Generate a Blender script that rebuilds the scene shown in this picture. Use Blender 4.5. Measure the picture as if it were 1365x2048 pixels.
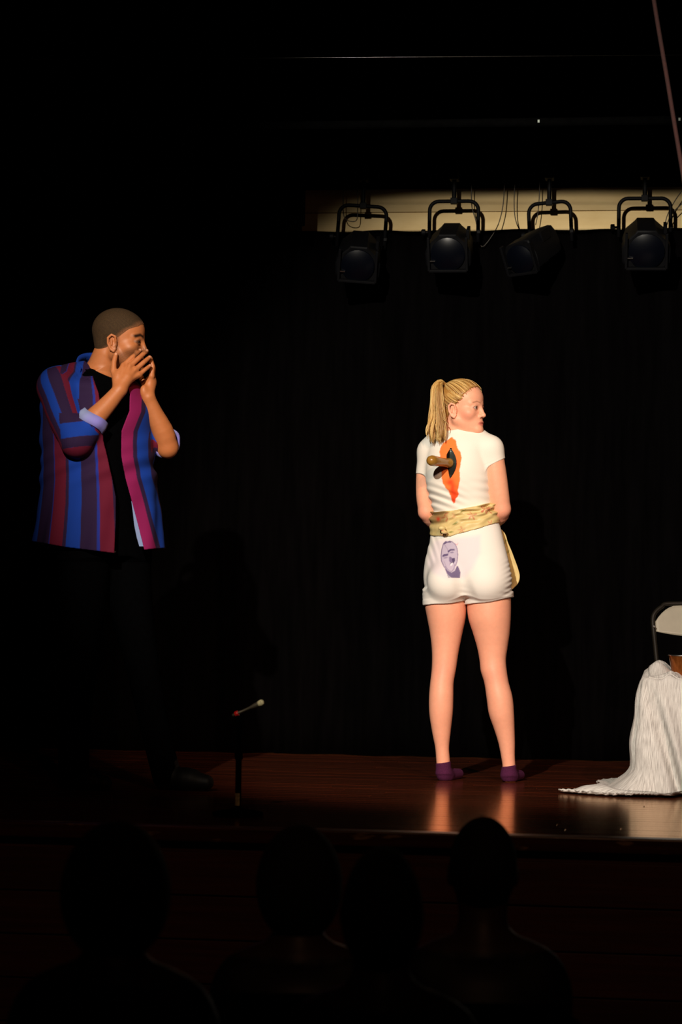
import bpy, bmesh, math, random
import numpy as np
from mathutils import Matrix, Vector

for o in list(bpy.data.objects):
    bpy.data.objects.remove(o)
random.seed(4)
rng = np.random.default_rng(4)
scene = bpy.context.scene
COL = scene.collection
PI = math.pi

# ------------------------------------------------------------------ camera
FPX = 4835.0                      # focal length in pixels of the 1365x2048 frame
CAMZ = 0.71                       # lens height above the stage floor
YAW, PITCH, ROLL = math.radians(8.0), math.atan(195 / FPX), math.radians(0.83)
fh = Vector((-math.sin(YAW), math.cos(YAW), 0))            # horizontal forward
rh = Vector((math.cos(YAW), math.sin(YAW), 0))
fwd = (fh * math.cos(PITCH) + Vector((0, 0, 1)) * math.sin(PITCH)).normalized()
up0 = rh.cross(fwd).normalized()
right = rh * math.cos(ROLL) + up0 * math.sin(ROLL)
up = -rh * math.sin(ROLL) + up0 * math.cos(ROLL)
CAMP = Vector((0, 0, CAMZ))
cam = bpy.data.cameras.new('camera')
camo = bpy.data.objects.new('camera', cam)
COL.objects.link(camo)
cam.sensor_fit = 'VERTICAL'
cam.sensor_height = 36.0
cam.sensor_width = 24.0
cam.lens = FPX / 2048 * 36.0
cam.clip_end = 100
cam.dof.use_dof = True
cam.dof.focus_distance = 10.2
cam.dof.aperture_fstop = 4.0
M3 = Matrix((right, up, -fwd)).transposed()
camo.matrix_world = Matrix.Translation(CAMP) @ M3.to_4x4()
scene.camera = camo


def U(px, py, d):
    """world point seen at pixel (px, py) at depth d along the view axis"""
    return CAMP + (fwd + right * ((px - 682.5) / FPX) - up * ((py - 1024) / FPX)) * d


def UF(px, py, z=0.0):
    """world point on the horizontal plane z seen at that pixel"""
    dr = fwd + right * ((px - 682.5) / FPX) - up * ((py - 1024) / FPX)
    return CAMP + dr * ((z - CAMZ) / dr.z)


def UY(px, py, Y):
    """world point on the upright plane y = Y seen at that pixel"""
    dr = fwd + right * ((px - 682.5) / FPX) - up * ((py - 1024) / FPX)
    return CAMP + dr * (Y / dr.y)


# ------------------------------------------------------------------ world, lights, exposure
w = bpy.data.worlds.new('dark_hall')
scene.world = w
w.use_nodes = True
w.node_tree.nodes['Background'].inputs[0].default_value = (0.9, 0.5, 0.3, 1)
w.node_tree.nodes['Background'].inputs[1].default_value = 0.0006
scene.view_settings.view_transform = 'Standard'
scene.view_settings.look = 'None'
scene.view_settings.gamma = 1.0
scene.view_settings.use_curve_mapping = False
scene.view_settings.exposure = 0.0


def spot(name, loc, target, power, colour, size_deg, blend, radius):
    L = bpy.data.lights.new(name, 'SPOT')
    L.energy = power
    L.color = colour
    L.spot_size = math.radians(size_deg)
    L.spot_blend = blend
    L.shadow_soft_size = radius
    o = bpy.data.objects.new(name, L)
    COL.objects.link(o)
    o.location = loc
    o.rotation_euler = (Vector(target) - Vector(loc)).to_track_quat('-Z', 'Y').to_euler()
    return o


LY, LZ = 0.2, 4.55               # the bar of house lights over the audience
AIM = U(1035, 1040, 10.6)
spot('house_spot_key', (-1.9, LY, LZ), AIM, 4750, (1.0, 0.915, 0.78), 21.5, 0.5, 0.05)
spot('house_spot_pink', (2.3, LY, LZ), U(960, 1240, 10.3), 1350, (1.0, 0.62, 0.50), 17, 0.7, 0.06)
spot('house_spot_amber', (1.2, LY, LZ), U(690, 1030, 9.8), 820, (1.0, 0.56, 0.20), 17, 0.9, 0.06)
spot('fill_wash', (0.4, LY, LZ), U(640, 1500, 9.0), 80, (1.0, 0.50, 0.26), 40, 0.9, 0.06)  # added dim fill that lifts the dark floor and riser to red


# ------------------------------------------------------------------ materials
def lin(c):
    """sRGB 0..255 to linear"""
    return tuple((v / 255 / 12.92) if v / 255 <= 0.04045 else ((v / 255 + 0.055) / 1.055) ** 2.4 for v in c)


def mat(name, rgb=None, rough=0.6, metal=0.0, attr=False, noise=0.0, nscale=40, bump=0.0, bscale=200, spec=0.5,
        stretch=(1, 1, 1), sheen=0.0, sss=0.0, coat=0.0):
    m = bpy.data.materials.new(name)
    m.use_nodes = True
    nt = m.node_tree
    b = nt.nodes['Principled BSDF']
    b.inputs['Roughness'].default_value = rough
    b.inputs['Metallic'].default_value = metal
    b.inputs['Specular IOR Level'].default_value = spec
    if sheen:
        b.inputs['Sheen Weight'].default_value = sheen
    if coat:
        b.inputs['Coat Weight'].default_value = coat
    if sss:
        b.inputs['Subsurface Weight'].default_value = sss
        b.inputs['Subsurface Radius'].default_value = (0.012, 0.005, 0.003)
        b.inputs['Subsurface Scale'].default_value = 1.0
    src = None
    if attr:
        a = nt.nodes.new('ShaderNodeAttribute')
        a.attribute_name = 'Col'
        src = a.outputs['Color']
    elif rgb:
        r = nt.nodes.new('ShaderNodeRGB')
        r.outputs[0].default_value = (*rgb, 1)
        src = r.outputs[0]
    tc = nt.nodes.new('ShaderNodeTexCoord')
    mp = nt.nodes.new('ShaderNodeMapping')
    mp.inputs['Scale'].default_value = stretch
    nt.links.new(tc.outputs['Object'], mp.inputs[0])
    if noise:
        n = nt.nodes.new('ShaderNodeTexNoise')
        n.inputs['Scale'].default_value = nscale
        n.inputs['Detail'].default_value = 4
        nt.links.new(mp.outputs[0], n.inputs['Vector'])
        mr = nt.nodes.new('ShaderNodeMapRange')
        mr.inputs['From Min'].default_value = 0.25
        mr.inputs['From Max'].default_value = 0.75
        mr.inputs['To Min'].default_value = 1 - noise
        mr.inputs['To Max'].default_value = 1 + noise * 0.6
        nt.links.new(n.outputs[0], mr.inputs[0])
        mx = nt.nodes.new('ShaderNodeVectorMath')
        mx.operation = 'MULTIPLY'
        nt.links.new(src, mx.inputs[0])
        nt.links.new(mr.outputs[0], mx.inputs[1])
        src = mx.outputs[0]
    nt.links.new(src, b.inputs['Base Color'])
    if bump:
        n2 = nt.nodes.new('ShaderNodeTexNoise')
        n2.inputs['Scale'].default_value = bscale
        n2.inputs['Detail'].default_value = 3
        nt.links.new(mp.outputs[0], n2.inputs['Vector'])
        bp = nt.nodes.new('ShaderNodeBump')
        bp.inputs['Strength'].default_value = bump
        bp.inputs['Distance'].default_value = 0.004
        nt.links.new(n2.outputs[0], bp.inputs['Height'])
        nt.links.new(bp.outputs[0], b.inputs['Normal'])
    return m


M = {
    'skin': mat('skin', attr=True, rough=0.5, spec=0.35, noise=0.05, nscale=60, sss=0.08),
    'cloth': mat('printed_cotton', attr=True, rough=0.85, spec=0.2, bump=0.06, bscale=900),
    'satin': mat('floral_satin', attr=True, rough=0.45, spec=0.4, bump=0.1, bscale=500),
    'hair': mat('hair', attr=True, rough=0.42, spec=0.5),
    'buzz': mat('cropped_hair', attr=True, rough=0.8, spec=0.25, noise=0.5, nscale=420, bump=0.6, bscale=500),
    'eye': mat('eye', attr=True, rough=0.12, spec=0.5),
    'sock': mat('knit_sock', lin((74, 30, 62)), rough=0.95, spec=0.1, noise=0.25, nscale=220, bump=0.5, bscale=500),
    'black_cloth': mat('black_cotton', (0.0014, 0.0014, 0.0017), rough=0.95, spec=0.0, noise=0.2, nscale=60),
    'shoe': mat('black_leather', (0.002, 0.002, 0.002), rough=0.6, spec=0.15),
    'wood_handle': mat('varnished_handle', lin((150, 108, 42)), rough=0.28, noise=0.15, nscale=30, coat=0.3),
    'steel': mat('dark_steel', lin((48, 52, 48)), rough=0.35, metal=0.8, noise=0.5, nscale=60, stretch=(4, 4, .4)),
    'curtain': mat('black_velour', (0.0016, 0.0014, 0.0015), rough=1.0, spec=0.0, noise=0.4, nscale=9, stretch=(3, 3, .3)),
    'black_paint': mat('black_paint', (0.002, 0.002, 0.002), rough=0.9, spec=0.0, noise=0.3, nscale=30),
    'lamp_black': mat('lamp_enamel', (0.0022, 0.0022, 0.003), rough=0.6, spec=0.12, noise=0.3, nscale=50),
    'lens': mat('lens_glass', (0.001, 0.0016, 0.004), rough=0.3, spec=0.3),
    'galv': mat('bright_metal', (0.55, 0.53, 0.5), rough=0.3, metal=1.0),
    'cable': mat('cable_rubber', (0.02, 0.014, 0.008), rough=0.5),
    'chair_panel': mat('beige_enamel', lin((150, 144, 128)), rough=0.42, noise=0.06, nscale=25),
    'chair_frame': mat('bronze_tube', lin((30, 26, 20)), rough=0.4, metal=0.3),
    'white_tag': mat('paper_tag', lin((205, 195, 150)), rough=0.8, noise=0.55, nscale=160),
    'red': mat('red_plastic', lin((225, 30, 24)), rough=0.35),
    'mic': mat('microphone_grey', lin((120, 112, 92)), rough=0.35, metal=0.7),
    'amber': mat('amber_metal', lin((150, 84, 36)), rough=0.22, metal=0.75, noise=0.3, nscale=30, stretch=(4, 4, .3)),
    'rope': mat('dark_red_rope', lin((44, 11, 6)), rough=0.9, noise=0.4, nscale=120),
    'table': mat('table_wood', lin((90, 62, 40)), rough=0.6, noise=0.3, nscale=12, stretch=(1, 6, 6)),
}


# ------------------------------------------------------------------ mesh helpers
def mesh_obj(name, verts, faces, material, parent=None, smooth=True, colors=None, top=None):
    me = bpy.data.meshes.new(name)
    verts = np.asarray(verts, dtype=np.float32)
    if isinstance(faces, np.ndarray) and faces.ndim == 2:
        n, k = faces.shape
        me.vertices.add(len(verts))
        me.vertices.foreach_set('co', verts.ravel())
        me.loops.add(n * k)
        me.loops.foreach_set('vertex_index', faces.astype(np.int32).ravel())
        me.polygons.add(n)
        me.polygons.foreach_set('loop_start', np.arange(0, n * k, k, dtype=np.int32))
        me.update(calc_edges=True)
        me.validate()
    else:
        me.from_pydata([tuple(map(float, v)) for v in verts], [], [tuple(int(i) for i in f) for f in faces])
        me.update()
    if smooth:
        me.polygons.foreach_set('use_smooth', [True] * len(me.polygons))
    if colors is not None:
        ca = me.color_attributes.new('Col', 'FLOAT_COLOR', 'POINT')
        c4 = np.ones((len(verts), 4), dtype=np.float32)
        c4[:, :3] = colors
        ca.data.foreach_set('color', c4.ravel())
    me.materials.append(material)
    o = bpy.data.objects.new(name, me)
    COL.objects.link(o)
    if parent is not None:
        o.parent = parent
    return o


def bm_obj(name, bm, material, parent=None, smooth=False, angle=35):
    me = bpy.data.meshes.new(name)
    bmesh.ops.recalc_face_normals(bm, faces=bm.faces)
    bm.to_mesh(me)
    bm.free()
    me.materials.append(material)
    if smooth:
        me.polygons.foreach_set('use_smooth', [True] * len(me.polygons))
        me.set_sharp_from_angle(angle=math.radians(angle))
    o = bpy.data.objects.new(name, me)
    COL.objects.link(o)
    if parent is not None:
        o.parent = parent
    return o


def bm_box(bm, lo, hi, bev=0.0):
    vs = [bm.verts.new((x, y, z)) for x in (lo[0], hi[0]) for y in (lo[1], hi[1]) for z in (lo[2], hi[2])]
    fs = [(0, 1, 3, 2), (4, 6, 7, 5), (0, 4, 5, 1), (2, 3, 7, 6), (0, 2, 6, 4), (1, 5, 7, 3)]
    nf = [bm.faces.new([vs[i] for i in f]) for f in fs]
    if bev:
        es = list({e for f in nf for e in f.edges})
        bmesh.ops.bevel(bm, geom=es, offset=bev, segments=2, affect='EDGES', profile=0.6)


def bm_lathe(bm, prof, n=24, mtx=None):
    """prof: (radius, z) pairs from bottom to top around local Z"""
    rings = []
    for r, z in prof:
        ring = []
        for i in range(n):
            a = 2 * PI * i / n
            v = Vector((r * math.cos(a), r * math.sin(a), z))
            ring.append(bm.verts.new(mtx @ v if mtx else v))
        rings.append(ring)
    for a, b in zip(rings[:-1], rings[1:]):
        for i in range(n):
            bm.faces.new((a[i], a[(i + 1) % n], b[(i + 1) % n], b[i]))
    bm.faces.new(rings[0][::-1])
    bm.faces.new(rings[-1])


def frames(pts):
    pts = np.asarray(pts, float)
    t = np.gradient(pts, axis=0)
    t /= np.linalg.norm(t, axis=1)[:, None] + 1e-12
    ref = np.array([0, 0, 1.0]) if abs(t[0][2]) < 0.9 else np.array([1.0, 0, 0])
    ns = []
    n = np.cross(t[0], ref)
    n /= np.linalg.norm(n)
    for i in range(len(pts)):
        n = n - t[i] * np.dot(n, t[i])
        n /= np.linalg.norm(n) + 1e-12
        ns.append(n)
    ns = np.array(ns)
    return t, ns, np.cross(t, ns)


def tube(pts, r, n=8, cap=True):
    pts = np.asarray(pts, float)
    r = np.broadcast_to(np.asarray(r, float), (len(pts),))
    t, a, b = frames(pts)
    ang = np.arange(n) * 2 * PI / n
    V = (pts[:, None, :] + (a[:, None, :] * np.cos(ang)[None, :, None] + b[:, None, :] * np.sin(ang)[None, :, None])
         * r[:, None, None]).reshape(-1, 3)
    F = []
    m = len(pts)
    for i in range(m - 1):
        for j in range(n):
            F.append((i * n + j, i * n + (j + 1) % n, (i + 1) * n + (j + 1) % n, (i + 1) * n + j))
    if cap and n == 4:
        F.append((3, 2, 1, 0))
        F.append(tuple((m - 1) * n + j for j in range(4)))
    elif cap:
        F.append(tuple(range(n))[::-1])
        F.append(tuple((m - 1) * n + j for j in range(n)))
    return V, F


def catmull(P, n):
    P = np.asarray(P, float)
    P = np.vstack([2 * P[0] - P[1], P, 2 * P[-1] - P[-2]])
    segs = len(P) - 3
    out = []
    for q in np.linspace(0, segs - 1e-9, n):
        i = int(q)
        t = q - i
        p0, p1, p2, p3 = P[i:i + 4]
        out.append(0.5 * ((2 * p1) + (-p0 + p2) * t + (2 * p0 - 5 * p1 + 4 * p2 - p3) * t * t
                          + (-p0 + 3 * p1 - 3 * p2 + p3) * t ** 3))
    return np.array(out)


def tube_obj(name, pts, r, material, parent=None, n=8, colors=None):
    V, F = tube(pts, r, n)
    return mesh_obj(name, V, F, material, parent)


def empty(name, loc, rz=0.0):
    o = bpy.data.objects.new(name, None)
    COL.objects.link(o)
    o.empty_display_size = 0.1
    o.location = loc
    o.rotation_euler = (0, 0, rz)
    return o


def tag(o, label=None, cat=None, group=None, kind=None):
    for k, v in (('label', label), ('category', cat), ('group', group), ('kind', kind)):
        if v:
            o[k] = v
    return o


# ------------------------------------------------------------------ implicit surface kit (figures and clothing)
def axis(lo, hi, h, fine=()):
    out = [lo]
    while out[-1] < hi:
        s = h
        for a, b, hf in fine:
            if a - hf <= out[-1] <= b:
                s = hf
        out.append(out[-1] + s)
    return np.array(out, dtype=np.float32)


class Vol:
    def __init__(s, xs, ys, zs):
        s.a = (xs, ys, zs)
        s.D = np.full((len(xs), len(ys), len(zs)), 0.5, np.float32)

    def sl(s, lo, hi):
        S = []
        for ax, l, h in zip(s.a, lo, hi):
            i0 = max(0, int(np.searchsorted(ax, l)) - 1)
            i1 = min(len(ax), int(np.searchsorted(ax, h)) + 1)
            if i1 <= i0:
                return None
            S.append(slice(i0, i1))
        return tuple(S)

    def op(s, fn, lo, hi, k=0.01, mode='u'):
        S = s.sl(np.asarray(lo) - k - 0.006, np.asarray(hi) + k + 0.006)
        if S is None:
            return
        x = s.a[0][S[0]][:, None, None]
        y = s.a[1][S[1]][None, :, None]
        z = s.a[2][S[2]][None, None, :]
        d = fn(x, y, z).astype(np.float32)
        a = s.D[S]
        if mode == 'u':
            h = np.clip(0.5 + 0.5 * (a - d) / k, 0, 1)
            s.D[S] = a + (d - a) * h - k * h * (1 - h)
        else:                       # subtract (s) or intersect (i)
            b = -d if mode == 's' else d
            h = np.clip(0.5 - 0.5 * (a - b) / k, 0, 1)
            s.D[S] = a + (b - a) * h + k * h * (1 - h)

    def ell(s, c, r, k=0.01, mode='u', T=None):
        r = np.asarray(r, float)
        if T is None:
            c = np.asarray(c, float)
            fn = lambda x, y, z: _ell(x - c[0], y - c[1], z - c[2], r)
            s.op(fn, c - r, c + r, k, mode)
        else:
            cw = T.w(c)
            rm = r.max() * T.s
            fn = lambda x, y, z: _ell(*[q - e for q, e in zip(T.l(x, y, z), c)], r) * T.s
            s.op(fn, cw - rm, cw + rm, k, mode)

    def cone(s, a, b, ra, rb, k=0.01, mode='u', T=None, cut=None):
        a = np.asarray(a, float)
        b = np.asarray(b, float)
        if T is not None:
            a, b, ra, rb = T.w(a), T.w(b), ra * T.s, rb * T.s
        r = max(ra, rb)

        def fn(x, y, z):
            d = _cone(x, y, z, a, b, ra, rb)
            return np.maximum(d, cut(x, y, z)) if cut else d
        s.op(fn, np.minimum(a, b) - r, np.maximum(a, b) + r, k, mode)

    def chain(s, P, R, k=0.01, mode='u', T=None, k0=None, cut=None):
        """one limb: hard union of its cones (no bulges at the joints), then one smooth union with the rest"""
        P = [np.asarray(p, float) if T is None else T.w(p) for p in P]
        R = [r if T is None else r * T.s for r in R]
        rm = max(R)

        def fn(x, y, z):
            d = None
            for i in range(len(P) - 1):
                e = _cone(x, y, z, P[i], P[i + 1], R[i], R[i + 1])
                d = e if d is None else np.minimum(d, e)
            return np.maximum(d, cut(x, y, z)) if cut else d
        s.op(fn, np.min(P, axis=0) - rm, np.max(P, axis=0) + rm, k0 or k, mode)

    def limb(s, P, R, k=0.01, n=9, **kw):
        """chain through a smooth curve"""
        Q = catmull(np.hstack([np.asarray(P, float), np.asarray(R, float)[:, None]]), n)
        s.chain(list(Q[:, :3]), list(Q[:, 3]), k, **kw)

    def mesh(s):
        return surfnets(s.D, *s.a)


def _ell(x, y, z, r):
    k0 = np.sqrt((x / r[0]) ** 2 + (y / r[1]) ** 2 + (z / r[2]) ** 2)
    k1 = np.sqrt((x / r[0] ** 2) ** 2 + (y / r[1] ** 2) ** 2 + (z / r[2] ** 2) ** 2) + 1e-9
    return k0 * (k0 - 1) / k1


def _cone(x, y, z, a, b, ra, rb):
    ba = b - a
    L = max(float(ba @ ba), 1e-12)
    px, py, pz = x - a[0], y - a[1], z - a[2]
    h = np.clip((px * ba[0] + py * ba[1] + pz * ba[2]) / L, 0, 1)
    return np.sqrt((px - ba[0] * h) ** 2 + (py - ba[1] * h) ** 2 + (pz - ba[2] * h) ** 2) - (ra + (rb - ra) * h)


def smooth1(zk, vk):
    """smooth interpolation through keys (Hermite)"""
    o = np.argsort(zk)
    zk = np.asarray(zk, float)[o]
    vk = np.asarray(vk, float)[o]
    m = np.gradient(vk, zk)

    def f(z):
        zc = np.clip(z, zk[0], zk[-1])
        i = np.clip(np.searchsorted(zk, zc) - 1, 0, len(zk) - 2)
        h = zk[i + 1] - zk[i]
        t = (zc - zk[i]) / h
        return ((2 * t ** 3 - 3 * t ** 2 + 1) * vk[i] + (t ** 3 - 2 * t ** 2 + t) * h * m[i]
                + (-2 * t ** 3 + 3 * t ** 2) * vk[i + 1] + (t ** 3 - t ** 2) * h * m[i + 1])
    return f


class Loft:
    """stack of ellipses along z: keys rows (z, cx, cy, rx, ry); rot = turn of the ellipse axes"""
    def __init__(s, keys, rot=0.0, e=0.0):
        K = np.asarray(keys, float)
        s.z0, s.z1 = K[:, 0].min(), K[:, 0].max()
        s.f = [smooth1(K[:, 0], K[:, i]) for i in range(1, 5)]
        s.rot, s.e, s.K = rot, e, K

    def fn(s, x, y, z, e=0.0):
        cx, cy, rx, ry = [f(z) for f in s.f]
        rx = rx + e
        ry = ry + e
        c, n = math.cos(s.rot), math.sin(s.rot)
        px, py = x - cx, y - cy
        a, b = px * c - py * n, px * n + py * c
        d = (np.sqrt((a / rx) ** 2 + (b / ry) ** 2) - 1) * np.minimum(rx, ry)
        dz = np.maximum(s.z0 - e - z, z - s.z1 - e)
        return np.maximum(d, dz)

    def add(s, vol, e=0.0, k=0.015, cut=None, disp=None, mode='u'):
        R = s.K[:, 3:5].max() + abs(e) + 0.02
        lo = (s.K[:, 1].min() - R, s.K[:, 2].min() - R, s.z0 - abs(e))
        hi = (s.K[:, 1].max() + R, s.K[:, 2].max() + R, s.z1 + abs(e))

        def fn(x, y, z):
            d = s.fn(x, y, z, e)
            if disp:
                d = d + disp(x, y, z)
            return np.maximum(d, cut(x, y, z)) if cut else d
        vol.op(fn, lo, hi, k, mode)


class Frame:
    """local (forward, near-side, up) axes of a head"""
    def __init__(s, o, turn, bow, sc, tilt=0.0):
        f = np.array([math.cos(turn), -math.sin(turn), 0.0])
        l = np.array([-math.sin(turn), -math.cos(turn), 0.0])
        u = np.array([0, 0, 1.0])
        f, u = f * math.cos(bow) - u * math.sin(bow), u * math.cos(bow) + f * math.sin(bow)
        l, u = l * math.cos(tilt) + u * math.sin(tilt), u * math.cos(tilt) - l * math.sin(tilt)
        s.f, s.n, s.u, s.o, s.s = f, l, u, np.asarray(o, float), sc

    def w(s, c):
        return s.o + s.s * (s.f * c[0] + s.n * c[1] + s.u * c[2])

    def l(s, x, y, z):
        x, y, z = x - s.o[0], y - s.o[1], z - s.o[2]
        return [(x * a[0] + y * a[1] + z * a[2]) / s.s for a in (s.f, s.n, s.u)]


def surfnets(D, xs, ys, zs):
    s = D < 0
    n = np.array(D.shape) - 1
    cnt = np.zeros(n, np.int8)
    offs = [(i, j, k) for i in (0, 1) for j in (0, 1) for k in (0, 1)]
    sub = lambda A, o: A[o[0]:o[0] + n[0], o[1]:o[1] + n[1], o[2]:o[2] + n[2]]
    for o in offs:
        cnt += sub(s, o)
    act = (cnt > 0) & (cnt < 8)
    I, J, Kk = np.nonzero(act)
    idx = np.full(n, -1, np.int32)
    idx[I, J, Kk] = np.arange(len(I))
    pos = np.zeros((len(I), 3))
    num = np.zeros(len(I))
    for ax in range(3):
        for o1 in (0, 1):
            for o2 in (0, 1):
                a = [o1, o2]
                a.insert(ax, 0)
                b = list(a)
                b[ax] = 1
                va = D[I + a[0], J + a[1], Kk + a[2]]
                vb = D[I + b[0], J + b[1], Kk + b[2]]
                m = (va < 0) != (vb < 0)
                t = np.where(m, va / np.where(m, va - vb, 1), 0)
                pa = np.stack([xs[I + a[0]], ys[J + a[1]], zs[Kk + a[2]]], 1)
                pb = np.stack([xs[I + b[0]], ys[J + b[1]], zs[Kk + b[2]]], 1)
                pos += (pa + (pb - pa) * t[:, None]) * m[:, None]
                num += m
    V = pos / num[:, None]
    F = []
    for ax in range(3):
        A = np.moveaxis(s, ax, 0)
        B = np.moveaxis(idx, ax, 0)
        e = A[:-1, 1:-1, 1:-1] != A[1:, 1:-1, 1:-1]
        i, j, k = np.nonzero(e)
        inside = A[i, j + 1, k + 1]
        q = np.stack([B[i, j, k], B[i, j + 1, k], B[i, j + 1, k + 1], B[i, j, k + 1]], 1)
        flip = inside if ax != 1 else ~inside
        q = np.where(flip[:, None], q, q[:, ::-1])
        F.append(q)
    F = np.vstack(F)
    F = F[(F >= 0).all(1)]
    return V, F


def poly_sd(px, py, poly):
    """signed distance to a polygon (negative inside), in the polygon's units"""
    P = np.asarray(poly, float)
    d = np.full(px.shape, 1e9)
    ins = np.zeros(px.shape, bool)
    for i in range(len(P)):
        a, b = P[i], P[(i + 1) % len(P)]
        e = b - a
        wx, wy = px - a[0], py - a[1]
        t = np.clip((wx * e[0] + wy * e[1]) / (e @ e + 1e-12), 0, 1)
        d = np.minimum(d, (wx - e[0] * t) ** 2 + (wy - e[1] * t) ** 2)
        c = ((a[1] > py) != (b[1] > py)) & (px < (b[0] - a[0]) * (py - a[1]) / (b[1] - a[1] + 1e-12) + a[0])
        ins ^= c
    d = np.sqrt(d)
    return np.where(ins, -d, d)


def line_d(px, py, pts):
    d = np.full(px.shape, 1e9)
    P = np.asarray(pts, float)
    for a, b in zip(P[:-1], P[1:]):
        e = b - a
        wx, wy = px - a[0], py - a[1]
        t = np.clip((wx * e[0] + wy * e[1]) / (e @ e + 1e-12), 0, 1)
        d = np.minimum(d, np.hypot(wx - e[0] * t, wy - e[1] * t))
    return d


def blend(C, m, rgb, amt=1.0):
    m = np.clip(m, 0, 1)[:, None] * amt
    C[:] = C * (1 - m) + np.asarray(lin(rgb))[None, :] * m


def vnoise(x, y, z, f, seed=0):
    """cheap smooth noise from sines"""
    r = np.random.default_rng(seed)
    out = 0
    for i in range(5):
        k = r.normal(size=3) * f * (1 + 0.5 * i)
        out = out + np.sin(x * k[0] + y * k[1] + z * k[2] + r.uniform(0, 6.28)) / (1 + 0.5 * i)
    return out / 2.6


# ------------------------------------------------------------------ the stage
EDGE_Y = UF(700, 1662).y           # front edge of the stage floor
CURT_Y = UF(620, 1509).y           # foot of the black backdrop curtain
HALL = -0.94                       # hall floor below the stage
XL, XR = -6.5, 5.0
WALL_Y = CURT_Y + 0.085
TOPB = UY(900, 461, CURT_Y).z      # top of the backdrop curtain


def wood_mat(name, c1, c2, rough, along=(0.6, 14, 14), coat=0.0, wear=None):
    m = bpy.data.materials.new(name)
    m.use_nodes = True
    nt = m.node_tree
    b = nt.nodes['Principled BSDF']
    tc = nt.nodes.new('ShaderNodeTexCoord')
    oi = nt.nodes.new('ShaderNodeObjectInfo')
    ad = nt.nodes.new('ShaderNodeVectorMath')
    ad.operation = 'ADD'
    sc = nt.nodes.new('ShaderNodeVectorMath')
    sc.operation = 'SCALE'
    nt.links.new(oi.outputs['Location'], ad.inputs[1])
    nt.links.new(tc.outputs['Object'], ad.inputs[0])
    mp = nt.nodes.new('ShaderNodeMapping')
    mp.inputs['Scale'].default_value = along
    nt.links.new(ad.outputs[0], mp.inputs[0])
    n = nt.nodes.new('ShaderNodeTexNoise')
    n.inputs['Scale'].default_value = 5
    n.inputs['Detail'].default_value = 6
    nt.links.new(mp.outputs[0], n.inputs['Vector'])
    cr = nt.nodes.new('ShaderNodeValToRGB')
    cr.color_ramp.elements[0].position = 0.3
    cr.color_ramp.elements[0].color = (*c1, 1)
    cr.color_ramp.elements[1].position = 0.72
    cr.color_ramp.elements[1].color = (*c2, 1)
    nt.links.new(n.outputs[0], cr.inputs[0])
    hs = nt.nodes.new('ShaderNodeHueSaturation')
    mr = nt.nodes.new('ShaderNodeMapRange')
    mr.inputs['To Min'].default_value = 0.75
    mr.inputs['To Max'].default_value = 1.25
    nt.links.new(oi.outputs['Random'], mr.inputs[0])
    nt.links.new(mr.outputs[0], hs.inputs['Value'])
    nt.links.new(cr.outputs[0], hs.inputs['Color'])
    col = hs.outputs[0]
    if wear:
        n3 = nt.nodes.new('ShaderNodeTexNoise')
        n3.inputs['Scale'].default_value = 9
        n3.inputs['Detail'].default_value = 5
        mp3 = nt.nodes.new('ShaderNodeMapping')
        mp3.inputs['Scale'].default_value = (0.8, 3, 3)
        nt.links.new(tc.outputs['Object'], mp3.inputs[0])
        nt.links.new(mp3.outputs[0], n3.inputs['Vector'])
        st = nt.nodes.new('ShaderNodeValToRGB')
        st.color_ramp.elements[0].position = 0.60
        st.color_ramp.elements[1].position = 0.66
        nt.links.new(n3.outputs[0], st.inputs[0])
        mx = nt.nodes.new('ShaderNodeMix')
        mx.data_type = 'RGBA'
        nt.links.new(st.outputs[0], mx.inputs['Factor'])
        nt.links.new(col, mx.inputs['A'])
        mx.inputs['B'].default_value = (*wear, 1)
        col = mx.outputs['Result']
    nt.links.new(col, b.inputs['Base Color'])
    n2 = nt.nodes.new('ShaderNodeTexNoise')
    n2.inputs['Scale'].default_value = 30
    n2.inputs['Detail'].default_value = 4
    nt.links.new(mp.outputs[0], n2.inputs['Vector'])
    r2 = nt.nodes.new('ShaderNodeMapRange')
    r2.inputs['To Min'].default_value = rough - 0.06
    r2.inputs['To Max'].default_value = rough + 0.08
    nt.links.new(n2.outputs[0], r2.inputs[0])
    nt.links.new(r2.outputs[0], b.inputs['Roughness'])
    if coat:                         # warm varnish over a matt stain
        df = nt.nodes.new('ShaderNodeBsdfDiffuse')
        nt.links.new(col, df.inputs['Color'])
        gl = nt.nodes.new('ShaderNodeBsdfGlossy')
        gl.inputs['Color'].default_value = (1.0, 0.74, 0.52, 1)
        nt.links.new(r2.outputs[0], gl.inputs['Roughness'])
        fr = nt.nodes.new('ShaderNodeFresnel')
        fr.inputs['IOR'].default_value = 1.45
        mxs = nt.nodes.new('ShaderNodeMixShader')
        nt.links.new(fr.outputs[0], mxs.inputs[0])
        nt.links.new(df.outputs[0], mxs.inputs[1])
        nt.links.new(gl.outputs[0], mxs.inputs[2])
        nt.links.new(mxs.outputs[0], nt.nodes['Material Output'].inputs['Surface'])
    return m


FLOORM = wood_mat('varnished_stage_boards', lin((60, 22, 11)), lin((92, 38, 18)), 0.15, coat=1.0)
RISERM = wood_mat('red_brown_riser', lin((66, 26, 16)), lin((92, 40, 24)), 0.55)
NOSEM = wood_mat('worn_nosing', lin((56, 20, 10)), lin((82, 34, 18)), 0.35, wear=lin((150, 120, 84)))
WALLM = wood_mat('tan_painted_boards', lin((205, 176, 122)), lin((222, 196, 142)), 0.75, along=(1, 3, 3))
HALLM = mat('hall_floor', lin((40, 30, 26)), rough=0.6, noise=0.3, nscale=3)

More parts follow.
